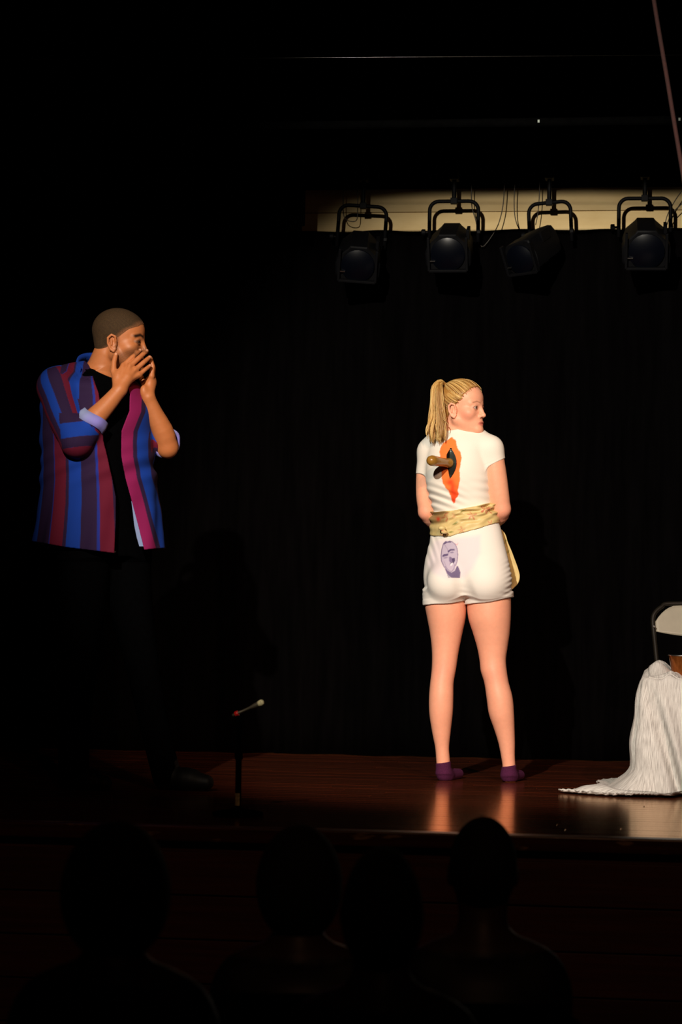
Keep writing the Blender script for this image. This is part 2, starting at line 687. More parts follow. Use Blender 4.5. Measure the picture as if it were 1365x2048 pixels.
bm = bmesh.new()
bm_box(bm, (XL, EDGE_Y + 0.002, -0.06), (XR, WALL_Y + 0.2, -0.022))
floor = bm_obj('floor', bm, FLOORM)
tag(floor, 'dark red-brown varnished stage floor of narrow boards', 'floor', kind='structure')
# strip boards, laid across the stage
BW = 0.086
y = EDGE_Y + 0.046
row = 0
plank_mesh = {}
while y < WALL_Y + 0.1:
    x = XL - random.uniform(0, 1.6)
    while x < XR:
        L = random.choice((2.4, 3.0, 3.6))
        a, c = max(x, XL), min(x + L, XR)
        if c - a > 0.05:
            key = (round(c - a, 3))
            if key not in plank_mesh:
                bm = bmesh.new()
                bm_box(bm, (0.0008, 0.0006, -0.022), (c - a - 0.0008, BW - 0.0006, 0.0))
                es = [e for e in bm.edges if all(v.co.z > -0.001 for v in e.verts)]
                bmesh.ops.bevel(bm, geom=es, offset=0.0012, segments=1, affect='EDGES')
                p = bm_obj('plank', bm, FLOORM, floor)
                plank_mesh[key] = p.data
            else:
                p = bpy.data.objects.new('plank', plank_mesh[key])
                COL.objects.link(p)
                p.parent = floor
            p.location = (a, y, random.uniform(-0.0004, 0.0))
        x += L
    y += BW
    row += 1

bm = bmesh.new()
bm_box(bm, (XL, EDGE_Y - 0.030, -0.045), (XR, EDGE_Y + 0.044, 0.003), 0.006)
nose = bm_obj('trim_1', bm, NOSEM)
tag(nose, 'worn wooden nosing strip along the front edge of the stage', 'trim', kind='structure')
bm = bmesh.new()
bm_box(bm, (XL, EDGE_Y + 0.02, HALL), (XR, EDGE_Y + 0.06, -0.03))
riser = bm_obj('wall_front', bm, RISERM)
tag(riser, 'dark red-brown boarded front of the stage', 'wall', kind='structure')
z = HALL + 0.012
hh = 0.142
while z < -0.1:
    for x0 in np.arange(XL, XR, 2.3):
        bm = bmesh.new()
        bm_box(bm, (x0 + 0.002, EDGE_Y, z), (min(x0 + 2.296, XR), EDGE_Y + 0.022, z + hh - 0.006), 0.002)
        bm_obj('riser_board', bm, RISERM, riser)
    z += hh
bm = bmesh.new()
bm_box(bm, (XL, 2.0, HALL - 0.05), (XR, EDGE_Y + 0.03, HALL))
hall = bm_obj('floor_hall', bm, HALLM)
tag(hall, 'dark hall floor in front of the stage', 'floor', kind='structure')

# back wall of horizontal tan boards above the curtain
bm = bmesh.new()
bm_box(bm, (XL, WALL_Y + 0.02, 0.0), (XR, WALL_Y + 0.1, 4.6))
wall = bm_obj('wall_back', bm, WALLM)
tag(wall, 'tan painted boarded back wall showing above the black curtain', 'wall', kind='structure')
jz = UY(1000, 423, WALL_Y).z       # a visible joint
bh = 0.20
for i in range(-3, 4):
    bm = bmesh.new()
    bm_box(bm, (XL, WALL_Y, jz + i * bh + 0.0016), (XR, WALL_Y + 0.021, jz + (i + 1) * bh - 0.0016), 0.0015)
    bm_obj('wall_board', bm, WALLM, wall)


def drape(name, x0, x1, z0, z1, y, seed, amp=0.035, freq=18.0, thick=0.012, bottom=None, nx=None):
    r = np.random.default_rng(seed)
    nx = nx or int((x1 - x0) * 60)
    nz = 14
    xs = np.linspace(x0, x1, nx)
    ph = np.cumsum(np.interp(xs, np.linspace(x0, x1, 40), r.uniform(0.6, 1.4, 40))) * freq * (x1 - x0) / nx
    V = []
    for back in (0, 1):
        for k in range(nz):
            t = k / (nz - 1)
            zb = z0 if bottom is None else None
            for i, x in enumerate(xs):
                zz0 = bottom(x) if bottom else z0
                a = amp * (1.15 - 0.3 * t)
                yy = y + a * math.sin(ph[i]) + a * 0.4 * math.sin(ph[i] * 0.47 + 1.3 + 0.5 * t) + back * thick
                V.append((x + 0.012 * math.sin(ph[i] * 2) * (1 - t), yy, zz0 + (z1 - zz0) * t))
    F = []
    N = nx * nz
    for k in range(nz - 1):
        for i in range(nx - 1):
            a = k * nx + i
            F.append((a, a + 1, a + nx + 1, a + nx))
            F.append((N + a, N + a + nx, N + a + nx + 1, N + a + 1))
    for i in range(nx - 1):
        F.append((i, N + i, N + i + 1, i + 1))
        a = (nz - 1) * nx + i
        F.append((a, a + 1, N + a + 1, N + a))
    for k in range(nz - 1):
        a = k * nx
        F.append((a, a + nx, N + a + nx, N + a))
        a = k * nx + nx - 1
        F.append((a, N + a, N + a + nx, a + nx))
    return V, F


V, F = drape('c', XL + 0.1, XR - 0.1, 0.004, TOPB, CURT_Y, 3, amp=0.028)
cur = mesh_obj('stage_curtain', V, np.array(F), M['curtain'])
tag(cur, 'wide black velour backdrop curtain hanging in folds to the stage floor', 'curtain')
tube_pts = [(XL + 0.1, CURT_Y + 0.068, TOPB - 0.03), (XR - 0.1, CURT_Y + 0.068, TOPB - 0.03)]
tube_obj('curtain_rail', tube_pts, 0.012, M['black_paint'], cur, 10)

# black masking cloth hiding the left end of the tan strip
E1 = UY(612, 451, CURT_Y - 0.30)
E2 = UY(545, 460, CURT_Y - 0.30)
slope = (E1.z - E2.z) / (E1.x - E2.x)
V, F = drape('m', XL + 0.2, E1.x, 0, 4.3, CURT_Y - 0.30, 8, amp=0.012, freq=14, nx=240,
             bottom=lambda x: max(E1.z - 0.075, E1.z + slope * (x - E1.x)))
mk = mesh_obj('masking_drape', V, np.array(F), M['curtain'])
tag(mk, 'short black masking cloth hanging above the curtain beside the stage lamps', 'curtain')

# black border above the proscenium (its lower edge lies above the frame; it shades the upper wall)
shade_z = UY(1000, 389, WALL_Y).z
BORD_Y = EDGE_Y + 0.35
tslope = (LZ - shade_z) / (WALL_Y - LY)
bord_z = shade_z + tslope * (WALL_Y - BORD_Y)
V, F = drape('b', XL + 0.2, XR - 0.2, bord_z, bord_z + 2.2, BORD_Y, 12, amp=0.008, freq=14, nx=300)
bo = mesh_obj('border_curtain', V, np.array(F), M['curtain'])
tag(bo, 'black border curtain hanging across the top of the stage opening', 'curtain')

# added black board above the tan strip, standing in for the wall's shade
bm = bmesh.new()
bm_box(bm, (XL, WALL_Y - 0.012, shade_z + 0.03), (XR, WALL_Y + 0.01, 4.6))
tag(bm_obj('shade_board', bm, M['black_paint']), 'added black board standing in for shade above the tan strip of wall', 'trim', kind='structure')

# ------------------------------------------------------------------ stage lamps on their bar
LAMP_Y = CURT_Y - 0.06
bar_z = UY(1000, 344, LAMP_Y).z
bar = tube_obj('lighting_bar', [(-2.2, LAMP_Y, bar_z), (XR - 0.3, LAMP_Y, bar_z)], 0.024, M['black_paint'], None, 14)
tag(bar, 'black steel pipe above the curtain carrying the stage lamps', 'pipe')
SL = FPX / U(1000, 420, 1).length
LD = (UY(1000, 420, LAMP_Y) - CAMP).dot(fwd)
PXM = LD / FPX                     # metres per pixel at the lamps


def bend(cx, w, top, legs, r=0.05, tiltp=0.0):
    """inverted-U yoke path in (x, z)"""
    pts = [(-w / 2, -legs)]
    for a in np.linspace(0, PI / 2, 7):
        pts.append((-w / 2 + r - r * math.cos(a), top - r + r * math.sin(a)))
    for a in np.linspace(0, PI / 2, 7):
        pts.append((w / 2 - r + r * math.sin(a), top - r + r * math.cos(a)))
    pts.append((w / 2, -legs))
    return [(x, 0.0, z) for x, z in pts]


def stage_lamp(cx, top_y, w_px, yaw, nod, label, tilt=0.0, style=0, base_y=478):
    c = UY(cx, base_y, LAMP_Y)
    t = empty('stage_lamp', c, 0)
    tag(t, label, 'stage lamp', 'stage lamps above the curtain')
    Ry = Matrix.Rotation(yaw * 0.4, 4, 'Z') @ Matrix.Rotation(tilt, 4, 'Y')
    wd = w_px * PXM
    top = (base_y - top_y) * PXM
    V, F = tube(bend(0, wd, top, 0.03, 0.045), 0.0095, 8)
    V = np.array([Ry @ Vector(v) for v in V])
    mesh_obj('yoke', V, F, M['lamp_black'], t)
    # clamp up to the bar
    ctop = Ry @ Vector((0, 0, top))
    bm = bmesh.new()
    bm_lathe(bm, [(0.011, -0.012), (0.011, bar_z - c.z - top - 0.02)], 10, Matrix.Translation(ctop))
    bm_box(bm, (ctop.x - 0.017, ctop.y - 0.017, ctop.z - 0.014), (ctop.x + 0.017, ctop.y + 0.017, ctop.z + 0.016), 0.003)
    bm_box(bm, (ctop.x - 0.022, -0.045, bar_z - c.z - 0.04), (ctop.x + 0.022, 0.045, bar_z - c.z + 0.035), 0.006)
    bm_obj('hook_clamp', bm, M['lamp_black'], t)
    # housing
    T = Ry @ Matrix.Rotation(yaw * 0.6, 4, 'Z') @ Matrix.Rotation(nod, 4, 'X') @ Matrix.Translation((0, -0.16, 0))
    q = PXM
    if style == 0:
        prof = [(-45, 0), (-40, 15), (-22, 31), (-17, 37), (17, 37), (22, 31), (38, 17), (45, 2), (44, -24), (28, -42), (-28, -42), (-44, -24)]
    else:
        prof = [(-42, 4), (-38, 20), (-30, 31), (-8, 36), (20, 40), (30, 38), (38, 22), (42, 0), (40, -26), (24, -40), (-26, -40), (-40, -24)]
    k = wd / (98 * PXM)
    prof = [(a * q * k, b * q * k) for a, b in prof]
    bm = bmesh.new()
    ys = [(-0.15, 0.93), (-0.145, 1.0), (-0.05, 1.0), (-0.045, 0.96), (0.05, 0.96), (0.10, 0.90), (0.125, 0.62)]
    rings = [[bm.verts.new(T @ Vector((a * s, yy, b * s))) for a, b in prof] for yy, s in ys]
    n = len(prof)
    for a, b in zip(rings[:-1], rings[1:]):
        for i in range(n):
            bm.faces.new((a[i], a[(i + 1) % n], b[(i + 1) % n], b[i]))
    bm.faces.new(rings[0])
    bm.faces.new(rings[-1][::-1])
    body = bm_obj('housing', bm, M['lamp_black'], t, True, 30)
    bm = bmesh.new()
    R = 0.082 * k
    bm_lathe(bm, [(R, 0.0), (R, 0.012), (R * 0.7, 0.022), (R * 0.2, 0.028)], 24,
             T @ Matrix.Translation((0, -0.149, -0.004)) @ Matrix.Rotation(PI / 2, 4, 'X'))
    bm_obj('lens', bm, M['lens'], t, True)
    # gel frame runners
    bm = bmesh.new()
    for s in (-1, 1):
        bm_box(bm, (s * R * 1.1 - 0.006, -0.175, -R), (s * R * 1.1 + 0.006, -0.148, R), 0.002)
    bm_box(bm, (-R * 1.1, -0.175, -R - 0.006), (R * 1.1, -0.148, -R + 0.006), 0.002)
    bmesh.ops.transform(bm, matrix=T, verts=bm.verts)
    bm_obj('gel_frame', bm, M['lamp_black'], t)
    # tilt-lock knobs
    for s in (-1, 1):
        bm = bmesh.new()
        mt = Ry @ Matrix.Translation((s * wd / 2, 0, 0.018)) @ Matrix.Rotation(s * PI / 2, 4, 'Y')
        if s < 0:
            bm_lathe(bm, [(0.006, -0.006), (0.006, 0.018), (0.016, 0.02), (0.0165, 0.036), (0.012, 0.04)], 12, mt)
        else:
            bm_lathe(bm, [(0.013, -0.004), (0.013, 0.010), (0.008, 0.013)], 6, mt)
        bm_obj('tilt_knob', bm, M['lamp_black'], t, True)
    # vent fin beside the top hump
    bm = bmesh.new()
    bm_box(bm, (0.032 * k * 2.5, -0.05, 0.035), (0.038 * k * 2.5, 0.03, 0.085), 0.002)
    bmesh.ops.transform(bm, matrix=T, verts=bm.verts)
    bm_obj('vent_fin', bm, M['lamp_black'], body)
    bm = bmesh.new()
    bm_box(bm, (-0.034 * k * 2.5, -0.172, -0.035), (-0.024 * k * 2.5, -0.166, -0.031))
    bmesh.ops.transform(bm, matrix=T, verts=bm.verts)
    bm_obj('rivet', bm, M['galv'], body)
    return t


stage_lamp(722, 411, 96, 0.12, 0.5, 'black stage lamp hanging beside the short masking cloth, its yoke tipped askew', tilt=math.radians(3.5), base_y=484)
stage_lamp(908, 402, 98, 0.0, 0.42, 'black stage lamp with a humped vent, between the tipped lamp and the turned lamp', base_y=472)
stage_lamp(1102, 405, 86, -0.5, 0.45, 'black stage lamp turned sideways in its yoke, barrel leaning', tilt=math.radians(-3), style=1, base_y=474)
stage_lamp(1290, 397, 102, 0.05, 0.45, 'black stage lamp at the end of the pipe, above the folding chair', base_y=462)


def cable(pix, Y, r, label, grp='lamp cables against the tan wall', m='cable'):
    pts = catmull([UY(px, py, Y) for px, py in pix], 28)
    tag(tube_obj('lamp_cable', pts, r, M[m], None, 6), label, 'cable', grp)


cy = LAMP_Y + 0.05
cable([(1010, 360), (1008, 400), (1003, 430), (992, 460), (966, 494), (958, 470), (952, 440), (944, 410), (944, 360)], cy, 0.0026,
      'thin dark cable drooping from the pipe beside the humped lamp')
cable([(1031, 360), (1029, 400), (1031, 435), (1040, 460), (1052, 474)], cy, 0.0026, 'thin dark cable running down to the knob of the sideways lamp')
cable([(1080, 360), (1079, 400), (1076, 430), (1072, 450)], cy, 0.0024, 'thin dark cable behind the yoke of the sideways lamp')
cable([(690, 360), (687, 400), (690, 436), (712, 442), (716, 418), (716, 360)], cy, 0.0024, 'thin dark cable looping over the tipped lamp')
cable([(1372, 372), (1352, 400), (1336, 430), (1330, 455)], cy, 0.0026, 'thin dark cable slanting down to the end lamp')
cable([(1395, 385), (1362, 410), (1342, 432), (1332, 458)], cy, 0.0026, 'second dark cable slanting to the end lamp, lower than the first')

# thin steel wire across the opening, dark batten, red rope
wy = EDGE_Y + 2.2
pts = [UY(-120, 121, wy), UY(1500, 109, wy)]
tag(tube_obj('steel_wire', pts, 0.0011, M['galv'], None, 6), 'thin grey steel wire stretched high across the stage', 'wire')
by = EDGE_Y + 2.6
bz = UY(700, 250, by).z
bt = tube_obj('batten_pipe', [(XL + 0.3, by, bz), (XR - 0.3, by, bz)], 0.02, M['black_paint'], None, 12)
tag(bt, 'black batten pipe hanging high over the stage, bare of lamps', 'pipe')
for px, py in ((394, 254), (1078, 250), (1360, 236)):
    p = UY(px, py, by - 0.024)
    bm = bmesh.new()
    bm_box(bm, (p.x - 0.006, p.y - 0.004, bz - 0.008), (p.x + 0.006, p.y + 0.02, bz + 0.008), 0.002)
    bm_obj('clamp_bolt', bm, M['steel'], bt)
ry = EDGE_Y + 0.75
pts = catmull([UY(1296, -90, ry), UY(1312, 20, ry), UY(1334, 150, ry), UY(1352, 260, ry), UY(1372, 380, ry), UY(1400, 560, ry)], 30)
tag(tube_obj('rope', pts, 0.0075, M['rope'], None, 8), 'dark red rope slanting down at the side of the stage', 'rope')
# ------------------------------------------------------------------ the woman in white
def figure_frame(cx, base_py, sc):
    """matrix of a figure standing at that pixel of the stage floor; local x right, y away from the lens, z up"""
    d = FPX / sc
    z0 = UF(cx, base_py)
    X = right.normalized()
    Y = fh
    Z = X.cross(Y).normalized()
    Yn = Z.cross(X)
    m = Matrix((X, Yn, Z)).transposed().to_4x4()
    m.translation = z0
    return m


WS, WB, WC = 472.0, 1562.0, 950.0
WM = figure_frame(WC, WB, WS)


def WP(px, py, dy=0.0):
    return np.array([(px - WC) / WS, dy, (WB - py) / WS])


def wz(py):
    return (WB - py) / WS


WR = math.radians(22)
# torso sections: py, left edge, right edge, depth centre, half depth
tors = [(858, 893, 945, .015, .045), (872, 878, 958, .012, .060), (890, 864, 972, .008, .080), (920, 858, 976, .004, .094), (950, 857, 978, .000, .100),
        (985, 861, 979, .004, .096), (1010, 868, 982, .010, .088), (1032, 873, 987, .012, .084), (1060, 872, 997, .008, .088),
        (1095, 865, 1005, .0, .098), (1130, 857, 1013, -.004, .106), (1165, 855, 1018, .0, .106), (1190, 860, 1016, .006, .095)]


def tkeys(rows):
    out = []
    for py, l, r, cy, rd in rows:
        hw = (r - l) / 2 / WS
        c, n = math.cos(WR), math.sin(WR)
        ra = math.sqrt(max(hw * hw - (rd * n) ** 2, 0.0005)) / c
        out.append((wz(py), ((l + r) / 2 - WC) / WS, cy, ra, rd))
    return out


TORSO = Loft(tkeys(tors), rot=WR)
legL = [(1190, 853, 933, .02), (1216, 852.5, 934.5, .02), (1236, 856, 933.5, .018), (1273, 862.7, 926, .015), (1307, 866, 919, .01), (1339, 865.5, 914, .005),
        (1370, 862, 908.5, -.004), (1392, 860, 908, -.008), (1424, 860, 907, -.008), (1466, 866, 902.5, -.002), (1500, 872.5, 899.5, .004), (1519, 874, 901, .008), (1545, 876, 902, .010)]
legR = [(1190, 936, 1022, -.01), (1216, 935.5, 1022.5, -.012), (1241, 938, 1021.8, -.014), (1270, 947, 1019.5, -.014), (1300, 955.5, 1015, -.016), (1322, 959.5, 1012, -.02), (1345, 962, 1013.5, -.026),
        (1365, 968, 1016.5, -.032), (1395, 972.6, 1024, -.038), (1429, 977.5, 1027, -.038), (1461, 988.5, 1028.3, -.032), (1485, 996, 1029, -.028), (1514, 1002, 1029, -.024), (1532, 1004.5, 1030, -.022), (1548, 1004.5, 1030, -.022)]


def lkeys(rows):
    return [(wz(py), ((l + r) / 2 - WC) / WS, cy, (r - l) / 2 / WS, (r - l) / 2 / WS * 1.06) for py, l, r, cy in rows]


LEGL, LEGR = Loft(lkeys(legL)), Loft(lkeys(legR))
HEADO = WP(927, 824.5, -.005)
HF = Frame(HEADO, math.radians(31), math.radians(2), 0.98)


def hips(vol, e):
    vol.ell(WP(895, 1168, -.058), np.array((.075, .072, .078)) + e, .03)
    vol.ell(WP(970, 1167, -.082), np.array((.086, .078, .086)) + e, .03)


def cleft(vol, k=.016):
    vol.chain([WP(926, 1140, -.160), WP(925, 1170, -.165), WP(930, 1212, -.150)], [.006, .016, .020], k, 's')


def arms(vol, e=0.0):
    vol.limb([WP(880, 890, .06), WP(865, 907, .065), WP(856, 942, .07), WP(853, 990, .07), WP(856, 1028, .075)],
             [.038 + e, .042 + e, .040 + e, .037 + e, .033 + e], .02, n=14)
    vol.limb([WP(950, 888, -.01), WP(981, 905, -.03), WP(990, 942, -.035), WP(998, 990, -.03), WP(1004, 1024, -.02)],
             [.038 + e, .045 + e, .046 + e, .043 + e, .038 + e], .02, n=14)


def head_shape(v, T, man=False):
    s = -1
    v.ell((-.010, 0, .044), (.094, .074, .080), .02, T=T)
    v.ell((.030, 0, -.018), (.058, .060, .080), .03, T=T)
    v.ell((.034, 0, .048), (.054, .060, .050), .02, T=T)
    for q in (-1, 1):
        v.cone((.004, q * .050, -.050), (.066, q * .012, -.086), .020 if not man else .022, .016, .022, T=T)
        v.ell((.052, q * .042, -.022), (.026, .022, .022), .02, T=T)
        v.cone((.080, q * .014, .020), (.064, q * .044, .020), .010, .010, .012, T=T)
    v.ell((.070, 0, -.058), (.026, .030, .030), .02, T=T)
    v.ell((.083, 0, -.0895), (.017, .022, .0155), .014, T=T)
    # sockets
    for q in (-1, 1):
        v.ell((.098, q * .033, .002), (.017, .017, .012), .012, 's', T=T)
    # nose
    v.cone((.084, 0, .016), (.102, 0, -.024), .0068, .0085, .012, T=T)
    v.ell((.1045, 0, -.0285), (.0095, .0095, .0085), .006, T=T)
    for q in (-1, 1):
        v.ell((.092, q * .0115, -.0325), (.010, .0065, .0075), .006, T=T)
        v.ell((.096, q * .007, -.0395), (.005, .0035, .004), .003, 's', T=T)
    # lids with an almond slit
    for q in (-1, 1):
        v.ell((.0735, q * .032, .003), (.0150, .0165, .0140), .006, T=T)
        v.ell((.090, q * .033, .003), (.014, .0130, .0060 if not man else .0042), .002, 's', T=T)
    # lips
    v.ell((.0920, 0, -.0575), (.009, .019, .0055), .005, T=T)
    v.ell((.0905, 0, -.0690), (.009, .016, .0065), .005, T=T)
    v.cone((.101, 0, -.0630), (.080, .024, -.0650), .0018, .0014, .003, 's', T=T)
    v.cone((.101, 0, -.0630), (.080, -.024, -.0650), .0018, .0014, .003, 's', T=T)
    # ears
    for q in (-1, 1):
        v.ell((-.004, q * .073, -.012), (.017, .008, .029), .006, T=T)
        v.chain([(.008, q * .077, -.004), (.006, q * .083, .013), (-.008, q * .087, .018), (-.020, q * .087, .006), (-.019, q * .084, -.014), (-.009, q * .079, -.034), (.002, q * .076, -.040), (.008, q * .074, -.032)],
                [.0040, .0042, .0046, .0044, .0042, .0050, .0060, .0040], .005, T=T)
        v.ell((.001, q * .084, -.010), (.007, .006, .011), .004, 's', T=T)
        v.cone((-.008, q * .084, .004), (-.006, q * .083, -.018), .0032, .0034, .004, T=T)


def hand(v, wrist, mcp, pip, tip, th, r=.0085, palm=.014, T=None):
    """wrist point, four knuckles, four middle joints, four tips, thumb points"""
    mid = np.mean(mcp, axis=0)
    for i, m in enumerate(mcp):
        v.cone(wrist, m, palm * 1.15, palm * .80, .012)
    v.ell((np.asarray(wrist) * .4 + mid * .6), (palm * 1.35,) * 3, .014)
    for i in range(4):
        rr = r * (1.0, 1.04, .98, .86)[i]
        q = np.asarray(pip[i]) * .45 + np.asarray(tip[i]) * .55
        v.chain([mcp[i], pip[i], q, tip[i]], [rr * 1.12, rr * 1.02, rr * .95, rr * .82], .0025, k0=.006)
    v.chain(th, [palm * 1.0, r * 1.25, r * 1.1, r * .9][:len(th)], .004, k0=.010)


wx = axis(-.30, .24, .004, [(-.16, .065, .0021)])
wy_ = axis(-.22, .34, .004, [(-.115, .115, .0022)])
wzz = axis(-.012, 1.76, .004, [(1.44, 1.72, .0021)])
v = Vol(wx, wy_, wzz)
TORSO.add(v, 0, .02)
hips(v, 0)
cleft(v)
LEGL.add(v, 0, .02)
LEGR.add(v, 0, .008)
arms(v)
# forearms folded to the front, hands clasped on the belly
wrL, wrR = WP(915, 1066, .215), WP(950, 1056, .200)
v.limb([WP(856, 1028, .075), WP(866, 1040, .105), WP(882, 1051, .150), wrL], [.033, .035, .033, .023], .010)
v.limb([WP(1004, 1024, -.02), WP(1000, 1036, .02), WP(985, 1046, .09), wrR], [.038, .039, .036, .024], .010)
dL = np.array([1, .12, -.05])
dR = np.array([-1, .25, .02])
for (wr, d, off, lift) in ((wrL, dL, .0, .0), (wrR, dR, .032, .03)):
    d = d / np.linalg.norm(d)
    upv = np.array([0, 0, 1.0])
    base = wr + np.array([0, off, lift])
    v.cone(wr, base, .024, .022, .012)
    mc = [base + d * .085 + upv * (.030 - .02 * i) for i in range(4)]
    pi_ = [m + d * (.040, .044, .041, .032)[i] + np.array([0, .006, 0]) for i, m in enumerate(mc)]
    ti = [m + d * (.068, .076, .070, .055)[i] + np.array([0, -.004, 0]) for i, m in enumerate(mc)]
    th = [base + d * .03 + upv * .02, base + d * .055 + upv * .045, base + d * .085 + upv * .056, base + d * .105 + upv * .058]
    hand(v, base, mc, pi_, ti, th, r=.0075, palm=.0125)
# neck, trapezius, head
v.cone(WP(914, 880, .02), WP(917, 838, .012), .058, .049, .03)
v.cone(WP(905, 872, .03), WP(878, 890, .05), .040, .036, .03)
v.cone(WP(922, 872, .02), WP(958, 886, .0), .040, .038, .03)
head_shape(v, HF)
# feet (inside the socks)
FEET = [((889, 1548, .012), (893, 1551, .03), (921, 1551.5, .13)), ((1016, 1550, -.02), (1020, 1552, -.005), (1042, 1553, .085))]
for h_, m_, t_ in FEET:
    v.cone(WP(*h_), WP(*m_), .026, .026, .02)
    v.cone(WP(*m_), WP(*t_), .026, .018, .02)
V, F = v.mesh()


def skin_woman(V):
    C = np.tile(np.array(lin((232, 168, 138))), (len(V), 1))
    f, l, u = HF.l(V[:, 0], V[:, 1], V[:, 2])
    al = np.abs(l)
    hd = np.clip((V[:, 2] - 1.42) / .03, 0, 1)
    blend(C, hd * np.exp(-(((f - .05) / .03) ** 2 + ((al - .05) / .03) ** 2 + ((u + .03) / .022) ** 2)), (228, 140, 118), .55)
    lip = np.exp(-np.maximum(0, ((f - .092) / .016) ** 2 + (al / .022) ** 4 + ((u + .063) / .0105) ** 4 - .4) * 3)
    blend(C, lip * (f > .07), (196, 104, 92), .85)
    br = line_d(al, u, [(.013, .0255), (.030, .0300), (.047, .0245)])
    blend(C, np.clip(1 - br / .0046, 0, 1) * (f > .05), (128, 84, 52), .75)
    ey = np.sqrt(((al - .033) / .0150) ** 2 + ((u - .003) / .0072) ** 2)
    blend(C, np.exp(-((ey - .85) / .22) ** 2) * (f > .06) * (u > -.004), (82, 48, 38), .8)
    blend(C, np.clip(1.6 - ey, 0, 1) * (f > .06), (176, 116, 100), .4)
    # knees and elbows a little pinker
    for c_, r_ in ((WP(888, 1345, -.05), .045), (WP(988, 1350, -.07), .045), (WP(1012, 1035, -.03), .045), (WP(846, 1038, .06), .04)):
        blend(C, np.exp(-(((V - c_) / r_) ** 2).sum(1)), (226, 140, 120), .45)
    blend(C, np.clip((wz(1205) - V[:, 2]) / .02, 0, 1), (232, 160, 134), .5)
    return C


woman = mesh_obj('person', V, F, M['skin'], None, True, skin_woman(V))
woman.matrix_world = WM
tag(woman, 'blonde woman in white T-shirt and white shorts, back turned, glancing over her shoulder', 'person')


def eyeballs(T, parent, gaze, iris=(92, 70, 50), white=(226, 212, 200)):
    n, m = 24, 16
    for q in (-1, 1):
        c = T.w((.0735, q * .0325, .003))
        g = T.f * gaze[0] + T.n * gaze[1] + T.u * gaze[2]
        g = g / np.linalg.norm(g)
        a = np.cross(g, T.u)
        a /= np.linalg.norm(a)
        b = np.cross(a, g)
        Vv, Cc, Ff = [], [], []
        R = .0128 * T.s
        for i in range(m + 1):
            th = PI * (i / m) ** 1.5
            for j in range(n):
                ph = 2 * PI * j / n
                Vv.append(c + R * (g * math.cos(th) + (a * math.cos(ph) + b * math.sin(ph)) * math.sin(th)))
                Cc.append(lin((10, 8, 8)) if th < .2 else lin(iris) if th < .46 else lin((40, 26, 20)) if th < .52 else lin(white))
        for i in range(m):
            for j in range(n):
                Ff.append((i * n + j, (i + 1) * n + j, (i + 1) * n + (j + 1) % n, i * n + (j + 1) % n))
        mesh_obj('eye', Vv, Ff, M['eye'], parent, True, np.array(Cc))


eyeballs(HF, woman, (1, .12, .02))

# socks
sx = axis(-.22, .24, .0035)
v = Vol(sx, axis(-.09, .19, .0035), axis(-.01, .10, .003))
for (h_, m_, t_), L_, top in ((FEET[0], LEGL, ((873, 1527.5), (905, 1523))), (FEET[1], LEGR, ((1004, 1533), (1032, 1529)))):
    a, b = top
    za, zb, xa, xb = wz(a[1]), wz(b[1]), WP(*a)[0], WP(*b)[0]
    L_.add(v, .004, .012, cut=lambda x, y, z: z - (za + (zb - za) * (x - xa) / (xb - xa)) + y * 0)
    v.cone(WP(*h_), WP(*m_), .031, .030, .015)
    v.cone(WP(*m_), WP(*t_), .030, .0215, .02)
v.op(lambda x, y, z: -(z - .0005) + 0 * x + 0 * y, (-.3, -.1, -.02), (.3, .2, .2), .002, 'i')
V, F = v.mesh()
for side in (0, 1):
    sel = (V[:, 0] < WP(950, 0)[0]) if side == 0 else (V[:, 0] >= WP(950, 0)[0])
    idx = -np.ones(len(V), int)
    idx[sel] = np.arange(sel.sum())
    Fs = F[sel[F].all(1)]
    mesh_obj('sock', V[sel], idx[Fs], M['sock'], woman)

# T-shirt
res = .0028
v = Vol(axis(-.27, .16, res), axis(-.17, .17, res), axis(.97, 1.52, res))


def shirt_folds(x, y, z):
    px, py = x * WS + WC, WB - z * WS
    # diagonal pulls from the left side down towards the sash
    q = (py - 1012) - (px - 900) * .42
    m = np.exp(-((py - 1003) / 26) ** 2) * np.clip((945 - px) / 50, 0, 1)
    m2 = np.exp(-((py - 985) / 28) ** 2) * np.clip((px - 930) / 40, 0, 1)
    d = -.0030 * m * np.sin(q * .42) - .0014 * m2 * np.sin((py - (px - 960) * .12) * .36)
    return d * (y < .06) + .0006 * np.sin(px * .11 + py * .05)


TORSO.add(v, .007, .02, disp=shirt_folds, cut=lambda x, y, z: (wz(1062) - z) + 0 * x + 0 * y)
v.cone(WP(905, 876, .03), WP(878, 890, .05), .044, .044, .03)
v.cone(WP(922, 876, .02), WP(958, 886, .0), .043, .045, .03)
v.cone(WP(880, 890, .06), WP(864, 907, .065), .047, .051, .03)
v.cone(WP(950, 888, -.01), WP(981, 905, -.03), .047, .054, .03)


def plane_cut(p, q, sgn=1):
    """keep what lies above the line p-q (pixels)"""
    (x0, y0), (x1, y1) = p, q
    zl = lambda x: wz(y0 + (y1 - y0) * ((x * WS + WC) - x0) / (x1 - x0))
    return lambda x, y, z: (zl(x) - z) * .92 + 0 * y


v.cone(WP(864, 907, .065), WP(854, 985, .07), .051, .047, .022, cut=plane_cut((834, 951), (850, 953)))
v.cone(WP(981, 905, -.03), WP(1000, 985, -.03), .054, .0535, .022, cut=plane_cut((968, 944), (1012, 923)))
